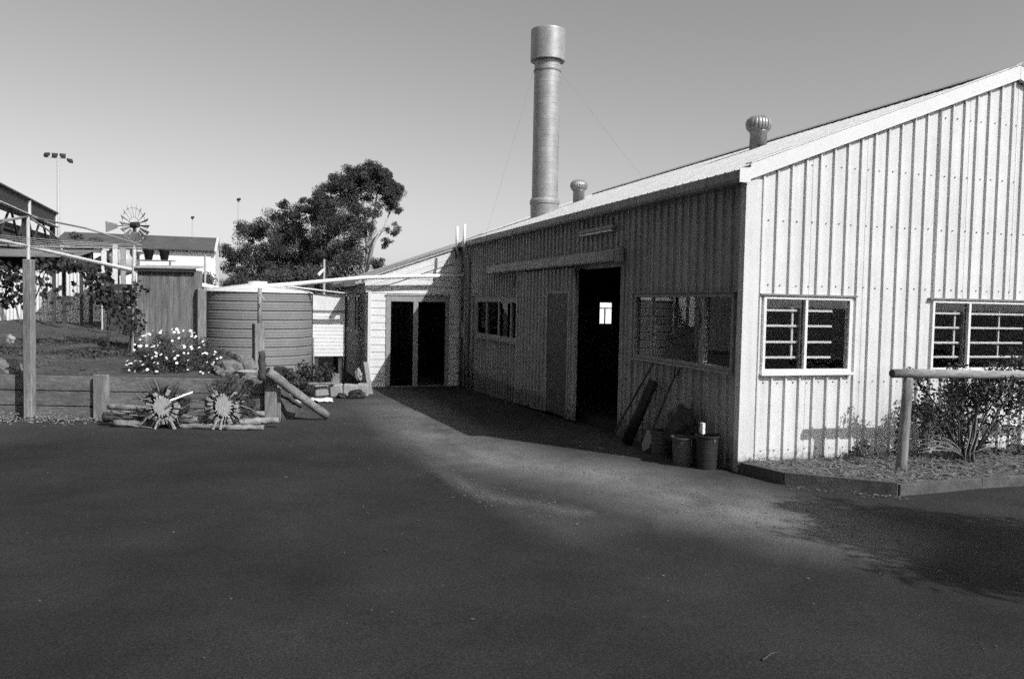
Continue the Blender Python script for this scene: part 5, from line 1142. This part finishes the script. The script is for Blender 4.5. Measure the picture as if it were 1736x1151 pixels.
# ================================================================== tools and buckets against the shaded wall
def bucket(c, r0, r1, h, m_, label, ridges=True):
    prof = [(r0, 0)]; k = 6
    for i in range(1, k):
        f = i/k; r = r0+(r1-r0)*f; prof += [(r, h*f-0.006), (r+0.003, h*f-0.003), (r+0.003, h*f+0.003), (r, h*f+0.006)]
    prof += [(r1, h-0.02), (r1+0.015, h-0.018), (r1+0.015, h), (r1-0.006, h), (r0-0.01, 0.02)]
    o = MB().lathe(prof, (0,0,0), 24).build('bucket', m_); o.location = c; tag(o, label, 'bucket', 'buckets by the shaded wall')
    MB().tube([Vector(c) + Vector((math.cos(a)*(r1+0.02)*0.2, math.sin(a)*(r1+0.02), h-0.03-0.10*abs(math.cos(a)))) for a in [math.pi*(i/10)-math.pi/2 for i in range(11)]], 0.004, 5).build('bucket_handle', 'galv', o)
    return o
bucket((-0.40, 0.62, gz(0, .62)), 0.13, 0.155, 0.36, 'bucket_grey', 'ridged grey bucket nearest the shed corner in the shade')
bucket((-0.30, 1.38, gz(0, 1.38)), 0.13, 0.15, 0.34, 'bucket_grey', 'grey bucket standing under the leaning shovel')
bucket((-0.26, 0.30, gz(0, .3)), 0.12, 0.14, 0.42, 'black_plastic', 'tall black tub between the ridged bucket and the shed corner')
rock('tarpaulin_heap', 'dark folded tarpaulin heaped behind the buckets', (-0.22, 1.0, 0.38), (0.15, 0.34, 0.30), 'black_plastic', 33, cat='tarpaulin')
o = MB().box((-0.02, -0.035, 0), (0.02, 0.035, 0.14)).build('white_box', 'white_plastic', None, bevel=0.006); o.location = (-0.30, 0.36, gz(0,.3)+0.422); tag(o, 'small white carton standing on the tall black tub', 'carton')
sv = thing('shovel', 'long handled shovel leaning blade down on the shaded wall', 'shovel', (-0.35, 1.62, 0)); a, b2 = Vector((-0.36, 1.60, 0.22)), Vector((-0.07, 1.50, 1.02))
MB().tube([a, b2], 0.017, 8).build('handle', 'bark_dark', sv)
d = (b2-a).normalized(); e = d.cross(Vector((1, 0, 0))).normalized()
MB().tube([b2, b2 + d*0.05 + e*0.05, b2 + d*0.15 + e*0.06, b2 + d*0.15 - e*0.06, b2 + d*0.05 - e*0.05, b2], 0.012, 6).build('grip', 'black_plastic', sv)
MB().prism([a + e*0.10 + d*0.03, a - e*0.10 + d*0.03, a - e*0.11 - d*0.18, a - d*0.27, a + e*0.11 - d*0.18], d.cross(e)*0.006).build('blade', 'steel_grey', sv)
sv = thing('garden_rake', 'dark rake and rolled mat leaning beside the sliding door opening', 'rake', (-0.35, 2.4, 0))
MB().tube([(-0.42, 2.75, -0.04), (-0.07, 2.12, 1.16)], 0.016, 8).build('handle', 'bark_dark', sv)
MB().tube([(-0.35, 2.35, -0.03), (-0.12, 2.02, 0.9)], [0.09, 0.07], 10, True, 0.1).build('rolled_mat', 'black_plastic', sv, smooth=True)
MB().tube([(-0.16, 1.92, 0.0), (-0.08, 1.90, 0.95)], 0.016, 8).build('spare_handle', 'timber_grey', sv)
# bottles on the inside sill
for y, lab in ((0.93, 'clear bottle on the inside sill of the wide side window beside the mullion'), (0.83, 'second small bottle on the inside sill of the wide side window')):
    o = MB().lathe([(0.03, 0), (0.03, 0.10), (0.012, 0.15), (0.012, 0.18)], (0,0,0), 12).build('bottle', 'white_plastic', smooth=True); o.location = (0.06 if False else 0.42, y+0.2, 0.902); tag(o, lab, 'bottle', 'bottles on the bench')

# ================================================================== tree beside the yard, outside the view, whose crown shades the asphalt
random.seed(101)
tree('yard_tree', 'leafy yard tree standing beyond the mulch bed, shading the asphalt', (3.05, -8.7, 0.2), [[(0, 0, 0), (0.1, 0, 2.2), (0, 0.1, 4.4)], [(0.1, 0, 2.0), (-0.9, 0, 3.6)], [(0.1, 0, 2.2), (0.9, 0.2, 4.0)]],
     [(-0.2, 0, 4.3, 1.1, 1800), (-0.9, 0.1, 3.7, 0.8, 1100), (0.8, 0.1, 4.0, 0.9, 1200), (0.1, 0.1, 5.2, 0.8, 900), (0.3, -0.2, 3.3, 0.9, 1000), (-0.5, 0, 5.0, 0.6, 500)], 0.13, 'leaf', 'bark_dark', 0.13)

# fine gravel washed over the asphalt along the dusty run
random.seed(111); mb = MB()
for _ in range(3600):
    k = random.random()
    if k < 0.55:
        pl = DUST2 if k < 0.3 else DUST1; i = random.randrange(len(pl)-1); f = random.random()
        x = pl[i][0]*(1-f) + pl[i+1][0]*f + random.gauss(0, 0.14 if pl is DUST2 else 0.35); y = pl[i][1]*(1-f) + pl[i+1][1]*f + random.gauss(0, 0.2)
    else: x = rnd(-9, 2.5); y = rnd(-5.5, 7)
    if k > 0.62 and k < 1.0: continue
    if x > -0.6 and y > -1.9: continue
    r = rnd(0.003, 0.010) if random.random() < 0.95 else rnd(0.010, 0.018); z = gz(x, y) + r*0.35 + 0.012*mnoise.fractal(Vector((x*0.5, y*0.5, 1)), 0.8, 2.0, 3)
    o = len(mb.v); mb.v += [(x+dx*r*rnd(.7,1.3), y+dy*r*rnd(.7,1.3), z+dz*r*0.7) for dx, dy, dz in ((1,0,0),(-1,0,0),(0,1,0),(0,-1,0),(0,0,1))]
    mb.f += [(o, o+2, o+4), (o+2, o+1, o+4), (o+1, o+3, o+4), (o+3, o, o+4)]
o = mb.build('fine_gravel', 'mulch', recalc=False); o['kind'] = 'stuff'; tag(o, 'fine gravel scattered over the dusty asphalt yard', 'gravel')

# tall trees added on the yard's open side, outside the view: they take the low sky off the shaded wall
random.seed(121)
proto = tree('sky_blocker_tree', 'tall dense tree added outside the view to dim the shaded wall', (-15.5, 4.5, 0.2), [[(0, 0, 0), (0.2, 0, 4), (0, 0.3, 9)], [(0.1, 0, 3), (-2, 0, 7)], [(0.1, 0, 3.5), (2, 0.3, 7.5)]],
     [(0, 0, 9.0, 2.6, 1500), (-2.2, 0, 6.5, 2.4, 1300), (2.2, 0.3, 6.8, 2.4, 1300), (0, 1.5, 5.5, 2.6, 1300), (0.3, -1.6, 5.2, 2.6, 1300), (-1.5, 0, 3.2, 2.2, 900), (1.7, 0, 3.2, 2.2, 900), (0.2, 0, 11.3, 1.8, 800)], 0.42, 'leaf', 'bark_dark', 0.3, group='added sky blocking trees', dens=1.0)
for x, y, rz_, sc in ((-18.5, 9.0, 1.1, 1.05), (-13.2, -0.5, 2.3, 1.15), (-12.5, -6.5, 0.6, 1.2), (-12.0, -13.0, 3.4, 1.2), (-6.5, -17.5, 4.4, 1.15)):
    c = proto.copy(); COL.objects.link(c); c.matrix_basis = Matrix.Translation((x, y, 0.2)) @ Matrix.Rotation(rz_, 4, 'Z') @ Matrix.Scale(sc, 4)
    for ch in list(proto.children):
        d = ch.copy(); COL.objects.link(d); d.parent = c; d.matrix_parent_inverse = ch.matrix_parent_inverse
scene.cycles.use_denoising = False; scene.cycles.use_adaptive_sampling = True
scene.cycles.adaptive_threshold = 0.12; scene.cycles.adaptive_min_samples = 16

# small things lying on the asphalt
for (x, y, a, L_, lab) in ((-3.0, -4.8, 0.4, 0.16, 'short dark twig on the open asphalt'), (-4.9, 2.1, 1.2, 0.22, 'thin forked twig on the asphalt in front of the garden wall'), (-3.9, 4.6, 2.4, 0.18, 'small twig on the asphalt near the leaning log')):
    p = Vector((x, y, gz(x, y)+0.012)); d = Vector((math.cos(a), math.sin(a), 0))
    o = MB().tube([p-d*L_*0.5, p+Vector((0.01, 0.01, 0.006)), p+d*L_*0.5], [0.005, 0.004, 0.002], 5).tube([p, p+Vector((d.y, -d.x, 0.05))*L_*0.3], [0.003, 0.001], 5).build('twig', 'bark_dark'); tag(o, lab, 'twig', 'twigs on the asphalt')
random.seed(131); mb = MB()
for _ in range(260):      # dry leaves blown against the shaded wall, the bed edge and the bucket row
    k = random.random()
    if k < 0.45: y = rnd(0.2, 13); x = -0.06 - abs(random.gauss(0, 0.10))
    elif k < 0.8: f = random.random(); x = 0.0 + 0.85*f + random.gauss(0, 0.06) - 0.08; y = -0.85 - 0.82*f - abs(random.gauss(0, 0.10)) - 0.04
    else: x = rnd(-6, 2); y = rnd(-4, 5)
    L_ = rnd(0.02, 0.05); a1 = rnd(0, 6.28); d = Vector((math.cos(a1), math.sin(a1), rnd(-.3, .3)))*L_; s2 = Vector((-d.y, d.x, rnd(-.01, .01)))*0.4; P_ = Vector((x, y, gz(x, y)+0.018)); o = len(mb.v)
    mb.v += [tuple(P_-d*0.5), tuple(P_+s2*0.5), tuple(P_+d*0.5), tuple(P_-s2*0.5)]; mb.f += [(o, o+1, o+2), (o, o+2, o+3)]
o = mb.build('blown_leaves', 'chip', recalc=False); o['kind'] = 'stuff'; tag(o, 'dry leaves blown along the shed wall and the bed edging', 'leaf litter')
